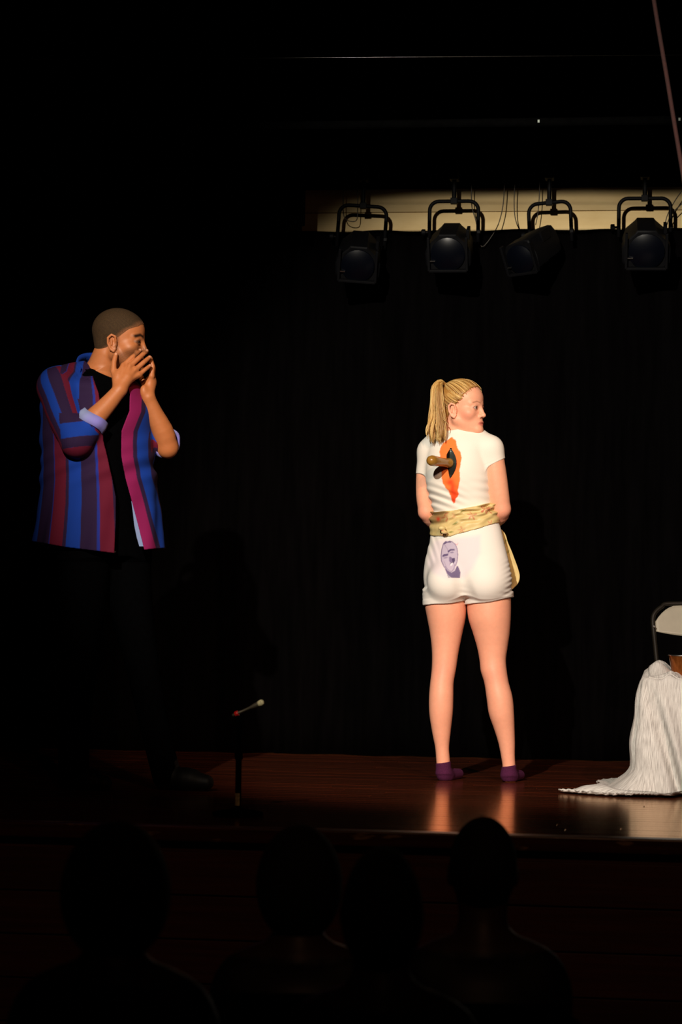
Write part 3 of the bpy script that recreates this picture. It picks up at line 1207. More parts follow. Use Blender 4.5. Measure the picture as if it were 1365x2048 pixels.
# neck opening
v.op(lambda x, y, z: _ell(x - WP(913, 0)[0], y - .012, z - wz(857) - (x - WP(913, 0)[0]) * .12, np.array((.068, .075, .031))),
     WP(870, 885, -.09), WP(960, 820, .1), .004, 's')
V, F = v.mesh()
STAIN = [(840 + a / 7.583, 860 + b / 7.583) for a, b in
         [(490, 170), (545, 220), (570, 340), (610, 400), (630, 480), (615, 580), (595, 680), (605, 800), (590, 900), (570, 975), (590, 1030), (565, 1075),
          (540, 1100), (535, 1150), (515, 1165), (490, 1130), (470, 1060), (440, 990), (390, 930), (350, 860), (335, 780), (335, 690), (320, 600), (315, 480),
          (305, 400), (320, 320), (360, 260), (420, 220)]]


def col_shirt(V):
    C = np.tile(np.array(lin((231, 227, 218))), (len(V), 1))
    px, py = V[:, 0] * WS + WC, WB - V[:, 2] * WS
    back = (V[:, 1] < .0)
    d = poly_sd(px, py, STAIN)
    wob = vnoise(px, py, px * 0, .35, 5)
    blend(C, back * np.clip(.5 - (d + wob * .7) / 1.6, 0, 1), (248, 118, 40), .97)
    ins = back * np.clip(.5 - d / 1.5, 0, 1)
    for cx_, cy_, rx_, ry_ in ((909, 996, 9, 13), (908, 1008, 6, 9), (901, 972, 7, 6), (909, 937, 4, 9), (905, 985, 4, 10)):
        blend(C, ins * np.exp(-(((px - cx_) / rx_) ** 2 + ((py - cy_) / ry_) ** 2)), (236, 58, 26), .8)
    # hem stitching of the sleeves
    for p, q in (((834, 946), (850, 948)), ((966, 938), (1010, 918.5))):
        blend(C, np.clip(1 - line_d(px, py, [p, q]) / 1.0, 0, 1) * .5, (200, 192, 180), .5)
    return C


mesh_obj('t_shirt', V, F, M['cloth'], woman, True, col_shirt(V))

# shorts
v = Vol(axis(-.24, .19, res), axis(-.20, .16, res), axis(.72, 1.09, res))


def sh_folds(x, y, z):
    px, py = x * WS + WC, WB - z * WS
    d = -.0012 * np.exp(-((px - 868) / 12) ** 2) * np.sin(((px - 868) * .5 - (py - 1100) * .16)) * np.clip((1160 - py) / 30, 0, 1)
    d = d - .0020 * np.clip((px - 995) / 20, 0, 1) * np.sin((py * 1.0 + (px - 1010) * .5) * .62) * np.clip((py - 1120) / 40, 0, 1)
    d = d - .0018 * np.exp(-((py - 1188) / 12) ** 2) * np.sin((py - (px - 900) * .18) * .55)
    return d


hemL = plane_cut((850, 1214), (936, 1203))
hemR = plane_cut((937, 1212), (1029, 1197))
topc = lambda x, y, z: z - wz(1040) + 0 * x + 0 * y
TORSO.add(v, .010, .02, disp=sh_folds, cut=lambda x, y, z: np.maximum(topc(x, y, z), wz(1196) - z))
hips(v, .008)
v.chain([WP(917, 1150, -.150), WP(923, 1178, -.150), WP(933, 1212, -.128)], [.004, .018, .026], .035, 's')
LEGL.add(v, .007, .03, cut=hemL)
LEGR.add(v, .008, .014, cut=hemR)
# rolled hem bands
LEGL.add(v, .0095, .004, cut=lambda x, y, z: np.maximum(hemL(x, y, z), -hemL(x, y, z) - .019))
LEGR.add(v, .0115, .004, cut=lambda x, y, z: np.maximum(hemR(x, y, z), -hemR(x, y, z) - .019))
v.cone(WP(1017, 1192, .0), WP(1029, 1199, .02), .012, .004, .012, cut=hemR)
v.op(lambda x, y, z: topc(x, y, z), (-.3, -.3, wz(1060)), (.3, .3, 1.2), .002, 'i')
V, F = v.mesh()
Z5 = lambda P: [(840 + a / 6.205, 1000 + b / 6.205) for a, b in P]


def col_shorts(V):
    C = np.tile(np.array(lin((230, 227, 222))), (len(V), 1))
    px, py = V[:, 0] * WS + WC, WB - V[:, 2] * WS
    back = 1.0 * (V[:, 1] < .0)
    soft = lambda poly, s=1.0: back * np.clip(.5 - poly_sd(px, py, Z5(poly)) / s, 0, 1)
    ln = lambda pts, w_, s=1.0: back * np.clip(.5 - (line_d(px, py, Z5(pts)) - w_ - .45) / s, 0, 1)
    blend(C, soft([(200, 540), (740, 480), (738, 690), (640, 890), (540, 1000), (330, 1015), (160, 940), (110, 830), (170, 600)], 9), (214, 202, 216), .6)
    # the printed face in violet ink
    face = [(300, 565), (330, 545), (385, 548), (440, 590), (458, 640), (468, 720), (455, 800), (440, 850), (425, 915), (385, 935), (330, 905), (295, 860), (268, 790), (265, 720), (280, 640)]
    blend(C, soft(face), (182, 172, 196), .92)
    blend(C, soft([(425, 915), (455, 850), (470, 860), (495, 930), (490, 1000), (380, 998), (330, 950), (305, 890), (350, 915), (385, 935)]), (92, 78, 124), .92)
    blend(C, soft([(330, 950), (360, 975), (372, 998), (345, 1000), (335, 975)]), (120, 128, 150), .7)
    blend(C, soft([(296, 575), (318, 546), (345, 556), (372, 542), (396, 556), (385, 566), (340, 568), (305, 590)]), (88, 74, 114), .9)
    blend(C, ln([(296, 575), (275, 650), (266, 720), (268, 790), (295, 860), (330, 905)], .35), (104, 90, 128), .9)
    blend(C, ln([(396, 552), (440, 592), (458, 640), (467, 720), (456, 800), (440, 850)], .3), (118, 104, 140), .85)
    blend(C, ln([(310, 590), (345, 650), (352, 700)], .2), (150, 138, 165), .8)
    blend(C, soft([(345, 668), (378, 645), (425, 645), (432, 662), (385, 665), (352, 690)]), (82, 68, 112), .92)
    blend(C, soft([(280, 725), (300, 708), (350, 700), (352, 725), (310, 735), (285, 742)]), (82, 68, 112), .92)
    blend(C, soft([(360, 690), (400, 676), (425, 690), (395, 698)]), (120, 108, 145), .8)
    blend(C, soft([(285, 750), (330, 740), (352, 752), (310, 764)]), (130, 118, 152), .7)
    blend(C, soft([(362, 740), (382, 742), (405, 765), (400, 800), (372, 815), (360, 790)]), (106, 90, 132), .85)
    blend(C, soft([(395, 760), (428, 755), (432, 790), (405, 835), (372, 850), (368, 825), (400, 800)]), (72, 58, 98), .95)
    blend(C, soft([(372, 828), (400, 812), (408, 822), (400, 842), (375, 856)], .6), (228, 222, 232), .95)
    blend(C, ln([(312, 860), (345, 900), (385, 925), (415, 890), (430, 830)], .25), (132, 120, 152), .8)
    blend(C, ln([(300, 800), (325, 870)], .2), (146, 134, 164), .6)
    blend(C, ln([(455, 600), (470, 575)], .2), (226, 150, 160), .6)
    blend(C, ln([(440, 580), (458, 598)], .2), (226, 150, 160), .6)
    return C


mesh_obj('shorts', V, F, M['cloth'], woman, True, col_shorts(V))

# flowered sash wound round the waist
v = Vol(axis(-.21, .14, .0026), axis(-.16, .17, .0026), axis(.98, 1.20, .0024))
sx_ = np.array([860, 871, 900, 914, 953, 988, 1010])
stop = np.array([1030, 1030, 1028, 1026.6, 1019, 1010, 1008])
sbot = np.array([1076, 1077, 1079, 1074.5, 1064.5, 1053, 1050])


def sash(x, y, z):
    px, py = x * WS + WC, WB - z * WS
    t0 = np.interp(px, sx_, stop)
    b0 = np.interp(px, sx_, sbot)
    front = np.clip(y / .06, 0, 1)
    t0 = t0 * (1 - front) + 1026 * front
    b0 = b0 * (1 - front) + 1072 * front
    u = (py - t0) / (b0 - t0)
    e = .016 + .004 * np.sin(u * 3.14)
    tw = np.clip((px - 885) / 40, 0, 1)
    d = TORSO.fn(x, y, z, .016)
    fold = .0058 * np.sin(u * 17 + (px - 930) * .07 + 1.1 * np.sin(px * .09)) * np.clip(1.25 - u * 1.3, 0, 1)
    fold = fold + .0040 * np.sin(u * 31 - (px - 950) * .16 + y * 30) * np.clip(1 - u * 1.2, 0, 1) * tw
    fold = fold + .0018 * np.sin(px * .22 + u * 5) * np.clip(u - .3, 0, 1)
    knot = .010 * np.exp(-(((px - 884) / 10) ** 2 + ((py - 1064) / 12) ** 2)) * (y < 0)
    d = d - fold - knot - .004 * np.sin(np.clip(u, 0, 1) * 3.14)
    return np.maximum(d, np.maximum((t0 - py), (py - b0)) / WS * .95)


v.op(sash, (-.21, -.16, .98), (.14, .17, 1.20), .004)
v.ell(WP(884, 1063, -.098), (.016, .012, .010), .008)
v.ell(WP(889, 1071, -.100), (.014, .010, .008), .006)
V, F = v.mesh()


def col_floral(V, seed=7, n=46, box=((-.25, .2), (-.2, .2), (.75, 1.2))):
    r = np.random.default_rng(seed)
    C = np.tile(np.array(lin((214, 194, 136))), (len(V), 1))
    blend(C, .5 + .5 * vnoise(V[:, 0], V[:, 1], V[:, 2], 60, 3), (190, 166, 104), .5)
    for i in range(n):
        c = V[r.integers(len(V))]
        D = V - c
        di = np.sqrt((D ** 2).sum(1))
        R = r.uniform(.013, .024)
        a1 = np.array([1, .2, 0.])
        ang = np.arctan2(D[:, 2], D[:, 0] + D[:, 1] * .6)
        if i % 3 == 2:
            g = r.uniform(0, 6.28)
            s_ = np.cos(ang - g) * di
            t_ = np.sin(ang - g) * di
            blend(C, np.clip(1.2 - ((s_ / .016) ** 2 + (t_ / .005) ** 2), 0, 1) * (di < .02), (112, 122, 52), .75)
        else:
            pet = R * (.62 + .38 * np.cos(ang * 5 + r.uniform(0, 6)))
            colr = [(186, 92, 70), (204, 128, 100), (168, 70, 60)][i % 3 if i % 3 < 2 else 2]
            blend(C, np.clip((pet - di) / .003, 0, 1) * (.65 + .35 * np.cos(ang * 5)), colr, .85)
            blend(C, np.clip((.003 - di) / .002, 0, 1), (226, 190, 120), .8)
    return C


C = col_floral(V)
spx, spy = V[:, 0] * WS + WC, WB - V[:, 2] * WS
blend(C, np.clip((898 - spx) / 10, 0, 1) * np.clip((1056 - spy) / 6, 0, 1) * (V[:, 1] < .03), (112, 76, 36), .7)
blend(C, np.exp(-(((spx - 878) / 4) ** 2 + ((spy - 1044) / 5) ** 2)) * (V[:, 1] < .03), (176, 40, 24), .9)
mesh_obj('sash', V, F, M['satin'], woman, True, C)

# the apron skirt hanging in front, its free corner blown past the hip
nu, nv = 60, 50
outer = smooth1([1058, 1069, 1090, 1115, 1140, 1156, 1172, 1184], [1000, 1011, 1019, 1031, 1040, 1042, 1037, 1026])
Vv = []
for j in range(nv):
    t = j / (nv - 1)
    for i in range(nu):
        s = i / (nu - 1)                       # 0 right free edge .. 1 left front
        pyb = 1184 + 10 * math.sin(s * 9) * s - 8 * s
        py = 1056 + (pyb - 1056) * t
        xo = float(outer(np.array(min(py, 1184))))
        xl = 905 - 12 * t
        px = xo + (xl - xo) * s
        q_ = min(1, max(0, (s - .16) / .45))
        dy = .060 + .120 * q_ * q_ * (3 - 2 * q_) - .05 * max(0, s - .75) * 4 + .02 * t
        dy += .012 * math.sin(s * 16 + t * 2) * t + .006 * math.sin(s * 30)
        px += 2.5 * math.sin(t * 9 + s * 5) * t * (1 - s)
        Vv.append(WP(px, py, dy))
Vv = np.array(Vv)
Ff = [(j * nu + i, j * nu + i + 1, (j + 1) * nu + i + 1, (j + 1) * nu + i) for j in range(nv - 1) for i in range(nu - 1)]
C = col_floral(Vv, 11, 40)
ap = mesh_obj('apron_skirt', Vv, Ff, M['satin'], woman, True, C)
sm = ap.modifiers.new('thick', 'SOLIDIFY')
sm.thickness = .004
sm.offset = 0

# hair: cap, combed strands, ponytail
v = Vol(axis(-.17, .06, .0024), axis(-.11, .11, .0024), axis(1.44, 1.74, .0024))


def haircut(f, l, u):
    lim = np.interp(u, [-.09, -.05, -.02, .0, .015, .03, .055, .075, .095, .14], [-.062, -.05, -.034, -.012, .016, .034, .054, .068, .086, .14])
    lim = lim + .10 * np.clip(.06 - np.abs(l), 0, .06) * 0
    return f - lim


v.ell((-.010, 0, .042), (.101, .081, .085), .01, T=HF)
v.ell((.030, 0, .054), (.060, .064, .050), .02, T=HF)
v.ell((-.052, 0, -.020), (.052, .060, .064), .02, T=HF)


def hc(x, y, z):
    f, l, u = HF.l(x, y, z)
    return np.maximum(haircut(f, l, u), np.maximum(-.078 - u, -(u + .02 + (-.02 - f) * 1.3) * (f > -.06) - 1 * (f <= -.06)))


v.op(hc, (-.3, -.2, 1.4), (.2, .2, 1.8), .006, 'i')
V, F = v.mesh()


def col_hair(V, seed):
    C = np.tile(np.array(lin((150, 104, 48))), (len(V), 1))
    f, l, u = HF.l(V[:, 0], V[:, 1], V[:, 2])
    K = np.array([-.066, .0, .098])
    a = np.arctan2(u - K[2], f - K[0] + .001)
    st = np.sin(a * 60 + l * 90) * .5 + np.sin(a * 131 + l * 50 + 2) * .3
    blend(C, np.clip(.45 + .5 * st, 0, 1), (196, 152, 84), .55)
    blend(C, np.clip((u - .10) / .03, 0, 1) * np.clip(f / .05, 0, 1), (214, 178, 112), .5)
    return C


hair = mesh_obj('hair', V, F, M['hair'], woman, True, col_hair(V, 1))
KN = np.array([-.070, .004, .098])     # knot of the ponytail in head axes
EC, ER = np.array([-.006, 0, .043]), np.array([.103, .083, .0865])


def strands(name, curves, rad, cols, parent, n=4):
    VV, FF, CC = [], [], []
    b = 0
    for pts, r_, c in zip(curves, rad, cols):
        Vt, Ft = tube(pts, r_, n, True)
        VV.append(Vt)
        FF += [tuple(i + b for i in f) for f in Ft]
        CC.append(np.tile(np.array(c), (len(Vt), 1)))
        b += len(Vt)
    return mesh_obj(name, np.vstack(VV), np.array(FF), M['hair'], parent, True, np.vstack(CC))


def blonde(r):
    k = r.uniform(0, 1)
    base = np.array([178, 134, 66]) * (1 - k) + np.array([232, 204, 140]) * k
    if r.uniform() < .18:
        base = np.array([128, 84, 36])
    return lin(base)


cv, rd, cc = [], [], []
r = np.random.default_rng(21)
kd = (KN - EC) / ER
kd /= np.linalg.norm(kd)
while len(cv) < 420:
    q = r.uniform(-1, 1)
    u0 = r.uniform(-.06, .118)
    lim = np.interp(u0, [-.09, -.05, -.02, .0, .015, .03, .055, .075, .095, .14], [-.062, -.05, -.034, -.014, .014, .032, .052, .066, .082, .10])
    f0 = lim - r.uniform(.0, .02) if r.uniform() < .6 else r.uniform(-.07, lim)
    a = np.array([f0, 0, u0])
    rem = 1 - ((f0 - EC[0]) / ER[0]) ** 2 - ((u0 - EC[2]) / ER[2]) ** 2
    if rem < 0.0:
        continue
    a[1] = math.copysign(ER[1] * math.sqrt(rem), q)
    d0 = (a - EC) / ER
    d0 /= np.linalg.norm(d0)
    th = math.acos(np.clip(d0 @ kd, -1, 1))
    if th < .25:
        continue
    pts = []
    for t in np.linspace(0, 1, 11):
        d = (math.sin((1 - t) * th) * d0 + math.sin(t * th) * kd) / math.sin(th)
        sg = 1.0 + .018 * math.sin(t * 3.0 + q * 9) * t * (1 - t) * 2 + .012 * t + r.uniform(0, .004)
        pts.append(HF.w(EC + d * ER * sg + np.array([0, 0, -.012 * math.sin(t * PI) * (u0 < .05)])))
    cv.append(np.array(pts))
    rd.append(np.linspace(.0008, .0017, 11))
    bl = np.array(blonde(r))
    dk = np.clip((.02 - f0) / .06, 0, 1) * np.clip((.085 - u0) / .05, 0, 1)
    cc.append(tuple(bl * (1 - .72 * dk) + np.array(lin((104, 64, 26))) * .72 * dk))
strands('combed_hair', cv, rd, cc, hair)
cv, rd, cc = [], [], []
K0 = HF.w(KN)
locks = []
for i in range(22):
    fx = r.uniform(0, 1)
    locks.append((fx, 859 + fx * 34 + r.normal() * 1.5, r.choice([872, 880, 886, 890]) + r.uniform(-4, 4), r.uniform(-.026, .020), r.uniform(0, 6.3), r.uniform(0, 1)))
locks += [(.0, 853, 878, -.01, 1.0, .7), (.0, 856, 883, .01, 2.0, .3), (.05, 856, 886, -.02, 4.0, .8), (.95, 893, 858, .0, 3.0, .2), (.9, 896, 872, -.02, .5, .5)]
for i in range(620):
    fx, ex, ey, dy, ph, tone = locks[i % len(locks)]
    thin = (i % len(locks)) >= 22
    if thin and i > 160:
        continue
    sp = .35 if thin else 1.0
    j = r.normal(size=3)
    s = fx * 2 - 1
    wv = 1.6 * math.sin(ph) * (1 if not thin else .5)
    P0 = K0 + np.array([0, j[0] * .005, j[1] * .005])
    pts = [P0, WP(885 + s * 2 + j[0], 766 + fx * 5 + abs(j[1]) * 2.2, -.02 + dy * .3),
           WP(868 + fx * 15 + j[0] * 1.6 * sp, 783 - fx * 3 + j[2], -.034 + dy * .8 + j[1] * .004),
           WP(865 + fx * 20 + j[0] * 2.0 * sp + wv, 812, -.044 + dy + j[1] * .005),
           WP(863 + fx * 25 + j[0] * 2.2 * sp - wv * .8, 843, -.056 + dy + j[1] * .005),
           WP(ex + 1.5 * math.sin(ph) + j[0] * 1.4 * sp, ey - 14, -.068 + dy + j[1] * .004),
           WP(ex + j[0] * .8 * sp, ey + j[2] * 2.5, -.072 + dy + j[1] * .002)]
    cv.append(catmull(pts, 20))
    rr = r.uniform(.0009, .0017)
    rd.append(np.concatenate([np.full(15, rr), np.linspace(rr, .0003, 5)]))
    k_ = np.clip(tone + r.normal() * .22, 0, 1)
    cc.append(lin(np.array([150, 108, 50]) * (1 - k_) + np.array([226, 196, 128]) * k_))
pony = strands('ponytail', cv, rd, cc, hair)
ang = np.linspace(0, 2 * PI, 17)
tb = [K0 + HF.n * .013 * math.cos(t) + (HF.u * .8 - HF.f * .3) * .013 * math.sin(t) for t in ang]
tube_obj('hair_tie', tb, .004, M['black_cloth'], hair, 6)

# the trick knife in her back
kd_ = np.array([-.60, -.79, .03])
kd_ /= np.linalg.norm(kd_)
kb = WP(900, 935, -.100)
kn = empty('prop_knife', (0, 0, 0))
kn.matrix_world = WM @ Matrix.Translation(Vector(kb))
tag(kn, "trick knife with wooden handle stuck into the orange stain on the woman's back", 'knife')
q = Vector(kd_).to_track_quat('Z', 'Y').to_matrix().to_4x4()
bm = bmesh.new()
bm_lathe(bm, [(.015, .0), (.0205, .004), (.0205, .016), (.0175, .026), (.0180, .045), (.0200, .085), (.0222, .120), (.0222, .132), (.0185, .144), (.011, .151), (.003, .153)], 24, q)
bm_obj('handle', bm, M['wood_handle'], kn, True)
bm = bmesh.new()
az = Vector(kd_)
lat = Vector((0, 0, 1)).cross(az).normalized()
vz = az.cross(lat)
n = 20
ringA, ringB, ridge = [], [], []
for i in range(n + 1):
    t = -1 + 2 * i / n
    hw = .030 * (1 - t * t)
    for ring, s, dz in ((ringA, -1, 0), (ringB, 1, 0)):
        ring.append(bm.verts.new(lat * (s * (hw + .0004)) + vz * (t * .064) + az * -.004))
    ridge.append(bm.verts.new(vz * (t * .064) + az * (.006 * (1 - abs(t)))))
back_ = [bm.verts.new(vz * (-1 + 2 * i / n) * .064 + az * -.014) for i in range(n + 1)]
for i in range(n):
    bm.faces.new((ringA[i], ringA[i + 1], ridge[i + 1], ridge[i]))
    bm.faces.new((ridge[i], ridge[i + 1], ringB[i + 1], ringB[i]))
    bm.faces.new((ringB[i], ringB[i + 1], back_[i + 1], back_[i]))
    bm.faces.new((back_[i], back_[i + 1], ringA[i + 1], ringA[i]))
bm_obj('blade', bm, M['steel'], kn)
# ------------------------------------------------------------------ the man in the striped shirt
MS, MB_, MC = 514.0, 1580.0, 250.0
MM = figure_frame(MC, MB_, MS)


def MP(px, py, dy=0.0):
    return np.array([(px - MC) / MS, dy, (MB_ - py) / MS])


def mz(py):
    return (MB_ - py) / MS


MR = math.radians(-40)
mt = [(748, 182, .0, .11, .07), (765, 188, .0, .165, .095), (790, 190, .0, .185, .110), (850, 192, .0, .185, .120), (930, 196, .0, .170, .120),
      (1000, 200, .0, .165, .118), (1060, 204, .0, .170, .120), (1110, 206, .0, .165, .118)]
MTORSO = Loft([(mz(p), (c - MC) / MS, cy, a, b) for p, c, cy, a, b in mt], rot=MR)
MHO = MP(237, 688, -.03)
MH = Frame(MHO, math.radians(10), math.radians(5), 1.05)
# joints
SHN, ELN, WRN = MP(120, 782, -.12), MP(163, 892, -.205), MP(245, 789, -.165)
SHF, ELF, WRF = MP(242, 798, .13), MP(332, 897, .015), MP(296, 799, -.055)

v = Vol(axis(-.36, .24, .0045, [(-.13, .14, .0021)]), axis(-.28, .22, .0045, [(-.20, .07, .0022)]), axis(.86, 1.90, .0045, [(1.50, 1.88, .0021)]))
MTORSO.add(v, 0, .02)
v.cone(MP(190, 770, .01), MP(213, 712, -.022), .066, .056, .03)
v.cone(MP(180, 762, .0), MP(128, 776, -.08), .045, .05, .04)
v.cone(MP(195, 762, .02), MP(250, 784, .09), .045, .05, .04)
head_shape(v, MH, True)
v.ell((.074, 0, -.082), (.024, .030, .024), .016, T=MH)
v.limb([SHN, SHN * .5 + ELN * .5, ELN], [.056, .050, .043], .02)
v.limb([SHF, SHF * .5 + ELF * .5, ELF], [.056, .050, .042], .02)
v.limb([ELN, ELN * .72 + WRN * .28 + np.array([-.004, 0, .004]), ELN * .3 + WRN * .7, WRN], [.042, .044, .034, .0265], .008)
v.limb([ELF, ELF * .70 + WRF * .30 + np.array([.006, 0, .0]), ELF * .3 + WRF * .7, WRF], [.040, .0425, .033, .0255], .008)
# near hand: back of the hand to the lens, fingers over the mouth
mcp = [MP(250, 740, -.128), MP(263, 741, -.134), MP(274, 748, -.132), MP(281, 758, -.126)]
pip = [MP(267, 722, -.112), MP(280, 724, -.116), MP(289, 733, -.116), MP(292, 747, -.112)]
tip = [MP(281, 707, -.088), MP(294, 708, -.086), MP(300, 721, -.088), MP(301, 738, -.094)]
v.limb([WRN, MP(250, 778, -.158), MP(258, 765, -.150)], [.0265, .026, .024], .010)
v.limb([MP(240, 778, -.158), MP(241, 762, -.150), MP(248, 748, -.138)], [.020, .020, .014], .010)
hand(v, MP(252, 772, -.152), mcp, pip, tip,
     [MP(238, 772, -.152), MP(231, 752, -.140), MP(231, 734, -.130), MP(234.5, 717, -.120)], r=.0092, palm=.0140)
# extensor tendons
for m in mcp:
    v.cone(MP(250, 778, -.176), np.asarray(m) + np.array([0, -.010, 0]), .003, .0035, .008)
# far hand, seen from its edge, palm towards the face
ds = (-.062, -.042, -.022, -.004)
mcp = [MP(303, 757, d) for d in ds]
pip = [MP(305, 738, d + .002) for d in ds]
tip = [MP(300 - i * .8, 719 + (2, 0, 2, 8)[i], d + .006) for i, d in enumerate(ds)]
v.limb([WRF, MP(295, 788, -.050), MP(299, 772, -.040)], [.0255, .027, .024], .010)
hand(v, MP(297, 780, -.045), mcp, pip, tip, [MP(290, 782, -.02), MP(284, 768, .012), MP(277, 752, .026), MP(272, 738, .030)], r=.0090, palm=.0135)
v.ell(MP(288, 787, -.072), (.014, .014, .022), .012)
V, F = v.mesh()


def skin_man(V):
    C = np.tile(np.array(lin((180, 108, 64))), (len(V), 1))
    f, l, u = MH.l(V[:, 0], V[:, 1], V[:, 2])
    al = np.abs(l)
    on = (((V - MHO) ** 2).sum(1) < .022).astype(float)
    # close beard shadow along jaw, chin and lip; none on the hands
    beard = np.clip((-.035 - u + .42 * np.clip(f - .01, 0, 1)) / .02, 0, 1) * np.clip((f + .012) / .012, 0, 1) * np.clip((.112 + u) / .01, 0, 1) * on
    beard = np.maximum(beard, on * np.clip(1 - np.abs(f - .012) / .010, 0, 1) * np.clip((.03 - u) / .02, 0, 1) * np.clip((u + .07) / .02, 0, 1) * (al > .04))
    near = (V[:, 1] < -.115) | (V[:, 2] < mz(775)) | ((V[:, 0] > MP(282, 0)[0]) & (V[:, 2] < mz(712)))
    beard = beard * ~near
    blend(C, beard * (.7 + .3 * vnoise(V[:, 0], V[:, 1], V[:, 2], 400, 2)), (66, 46, 32), .72)
    br = line_d(al, u, [(.012, .0250), (.030, .0300), (.050, .0230)])
    blend(C, np.clip(1.4 - br / .0062, 0, 1) * (f > .045) * on, (18, 11, 8), .96)
    ey = np.sqrt(((al - .033) / .0150) ** 2 + ((u - .003) / .0082) ** 2)
    blend(C, np.exp(-((ey - .9) / .3) ** 2) * (f > .06) * on, (44, 26, 18), .85)  # brows and lash rim darkened to paint in shade under the brow
    # nails
    for t in tip + [MP(234.5, 717, -.120), MP(294, 708, -.086), MP(300, 721, -.088), MP(281, 707, -.088), MP(301, 738, -.094)]:
        dd = np.sqrt(((V - (np.asarray(t) + np.array([.001, -.006, .001]))) ** 2).sum(1))
        blend(C, np.clip((.0062 - dd) / .002, 0, 1), (214, 156, 126), .7)
    return C


man = mesh_obj('person', V, F, M['skin'], None, True, skin_man(V))
man.matrix_world = MM
tag(man, 'man with cropped dark hair in open striped shirt, both hands over his mouth', 'person')
eyeballs(MH, man, (1, .25, -.1), (30, 20, 14), (128, 104, 90))  # eye whites darkened to carry the same brow shade

# cropped hair
v = Vol(axis(-.18, .10, .0024), axis(-.15, .10, .0024), axis(1.60, 1.92, .0024))
v.ell((-.010, 0, .044), (.0965, .0765, .0825), .01, T=MH)
v.ell((.034, 0, .048), (.0555, .0618, .0512), .02, T=MH)
v.ell((-.050, 0, -.010), (.042, .054, .058), .02, T=MH)


def mhc(x, y, z):
    f, l, u = MH.l(x, y, z)
    lim = np.interp(u, [-.07, -.03, .0, .018, .03, .045, .060, .075, .14], [-.055, -.030, .008, .022, .034, .050, .078, .088, .15])
    return np.maximum(f - lim, -.078 - u)


v.op(mhc, (-.3, -.2, 1.6), (.2, .2, 2.0), .004, 'i')
V, F = v.mesh()
C = np.tile(np.array(lin((52, 36, 20))), (len(V), 1))
blend(C, .5 + .6 * vnoise(V[:, 0], V[:, 1], V[:, 2], 700, 4), (86, 62, 34), .5)
hf, hl, hu = MH.l(V[:, 0], V[:, 1], V[:, 2])
edge_ = mhc(V[:, 0], V[:, 1], V[:, 2])
blend(C, np.clip(1 + edge_ / .026, 0, 1) ** 1.3, (150, 96, 62), .75)
mesh_obj('cropped_hair', V, F, M['buzz'], man, True, C)

# black T-shirt under the open shirt
v = Vol(axis(-.36, .20, .004), axis(-.24, .24, .004), axis(.88, 1.66, .004))
MTORSO.add(v, .006, .02)
v.cone(MP(180, 766, .0), MP(130, 782, -.08), .046, .050, .04)
v.cone(MP(195, 766, .02), MP(240, 790, .09), .050, .052, .04)
v.cone(MP(192, 775, .0), MP(196, 760, -.01), .078, .070, .02)
v.op(lambda x, y, z: _ell(x - MP(203, 0)[0], y + .02, (z - mz(733)) + (x - MP(203, 0)[0]) * .42, np.array((.085, .095, .047))),
     MP(150, 780, -.13), MP(260, 690, .1), .003, 's')
V, F = v.mesh()
mesh_obj('t_shirt', V, F, M['black_cloth'], man)

# the open shirt: a shell with an opening down the front
ms = [(752, 180, 58, .03, .10), (770, 184, 86, .0, .155), (800, 188, 106, .0, .182), (850, 190, 112, .0, .190), (900, 192, 113, .0, .190),
      (950, 195, 115, .0, .188), (1000, 197, 120, .0, .189), (1050, 197.5, 127, .0, .190), (1112, 197.5, 136, .0, .198)]
MSHIRT = Loft([(mz(p), (c - MC) / MS, cy, a / MS, b) for p, c, a, cy, b in ms])
opz = [740, 760, 796, 830, 870, 890, 920, 960, 1000, 1050, 1112]
opl = [181, 190, 204, 210, 213, 214, 221, 230, 238, 238, 236]
opr = [240, 252, 262, 262, 248, 247, 248, 255, 266, 279, 295]
hemx, hemy = [50, 62, 140, 236, 262, 293, 336, 350], [1084, 1085, 1099, 1111, 1108, 1104, 1098, 1096]


def sfold(x, y, z):
    px, py = x * MS + MC, MB_ - z * MS
    lo = np.clip((py - 930) / 150, 0, 1)
    th = np.arctan2(x - (197 - MC) / MS, -y)
    return -.006 * lo * np.sin(th * 7 + .6) - .0035 * np.sin(th * 13 + py * .03) * lo - .004 * np.exp(-((py - 935) / 40) ** 2) * np.sin(px * .06 + py * .16) - .003 * np.sin(py * .09 + px * .05) * (1 - lo)


def shell(x, y, z):
    px, py = x * MS + MC, MB_ - z * MS
    d = MSHIRT.fn(x, y, z, 0) + sfold(x, y, z)
    sh = np.maximum(d, -(d + .0075))
    hem = np.interp(px, hemx, hemy)
    ol = np.interp(py, opz, opl)
    orr = np.interp(py, opz, opr)
    gap = np.maximum(np.maximum(ol - px, px - orr) / MS, y + .02)
    sh = np.maximum(sh, -gap)
    return np.maximum(sh, (py - hem) / MS)


v = Vol(axis(-.42, .24, .0030), axis(-.31, .25, .0030), axis(.88, 1.70, .0030))
v.op(shell, (-.42, -.31, .88), (.24, .25, mz(752)), .003)
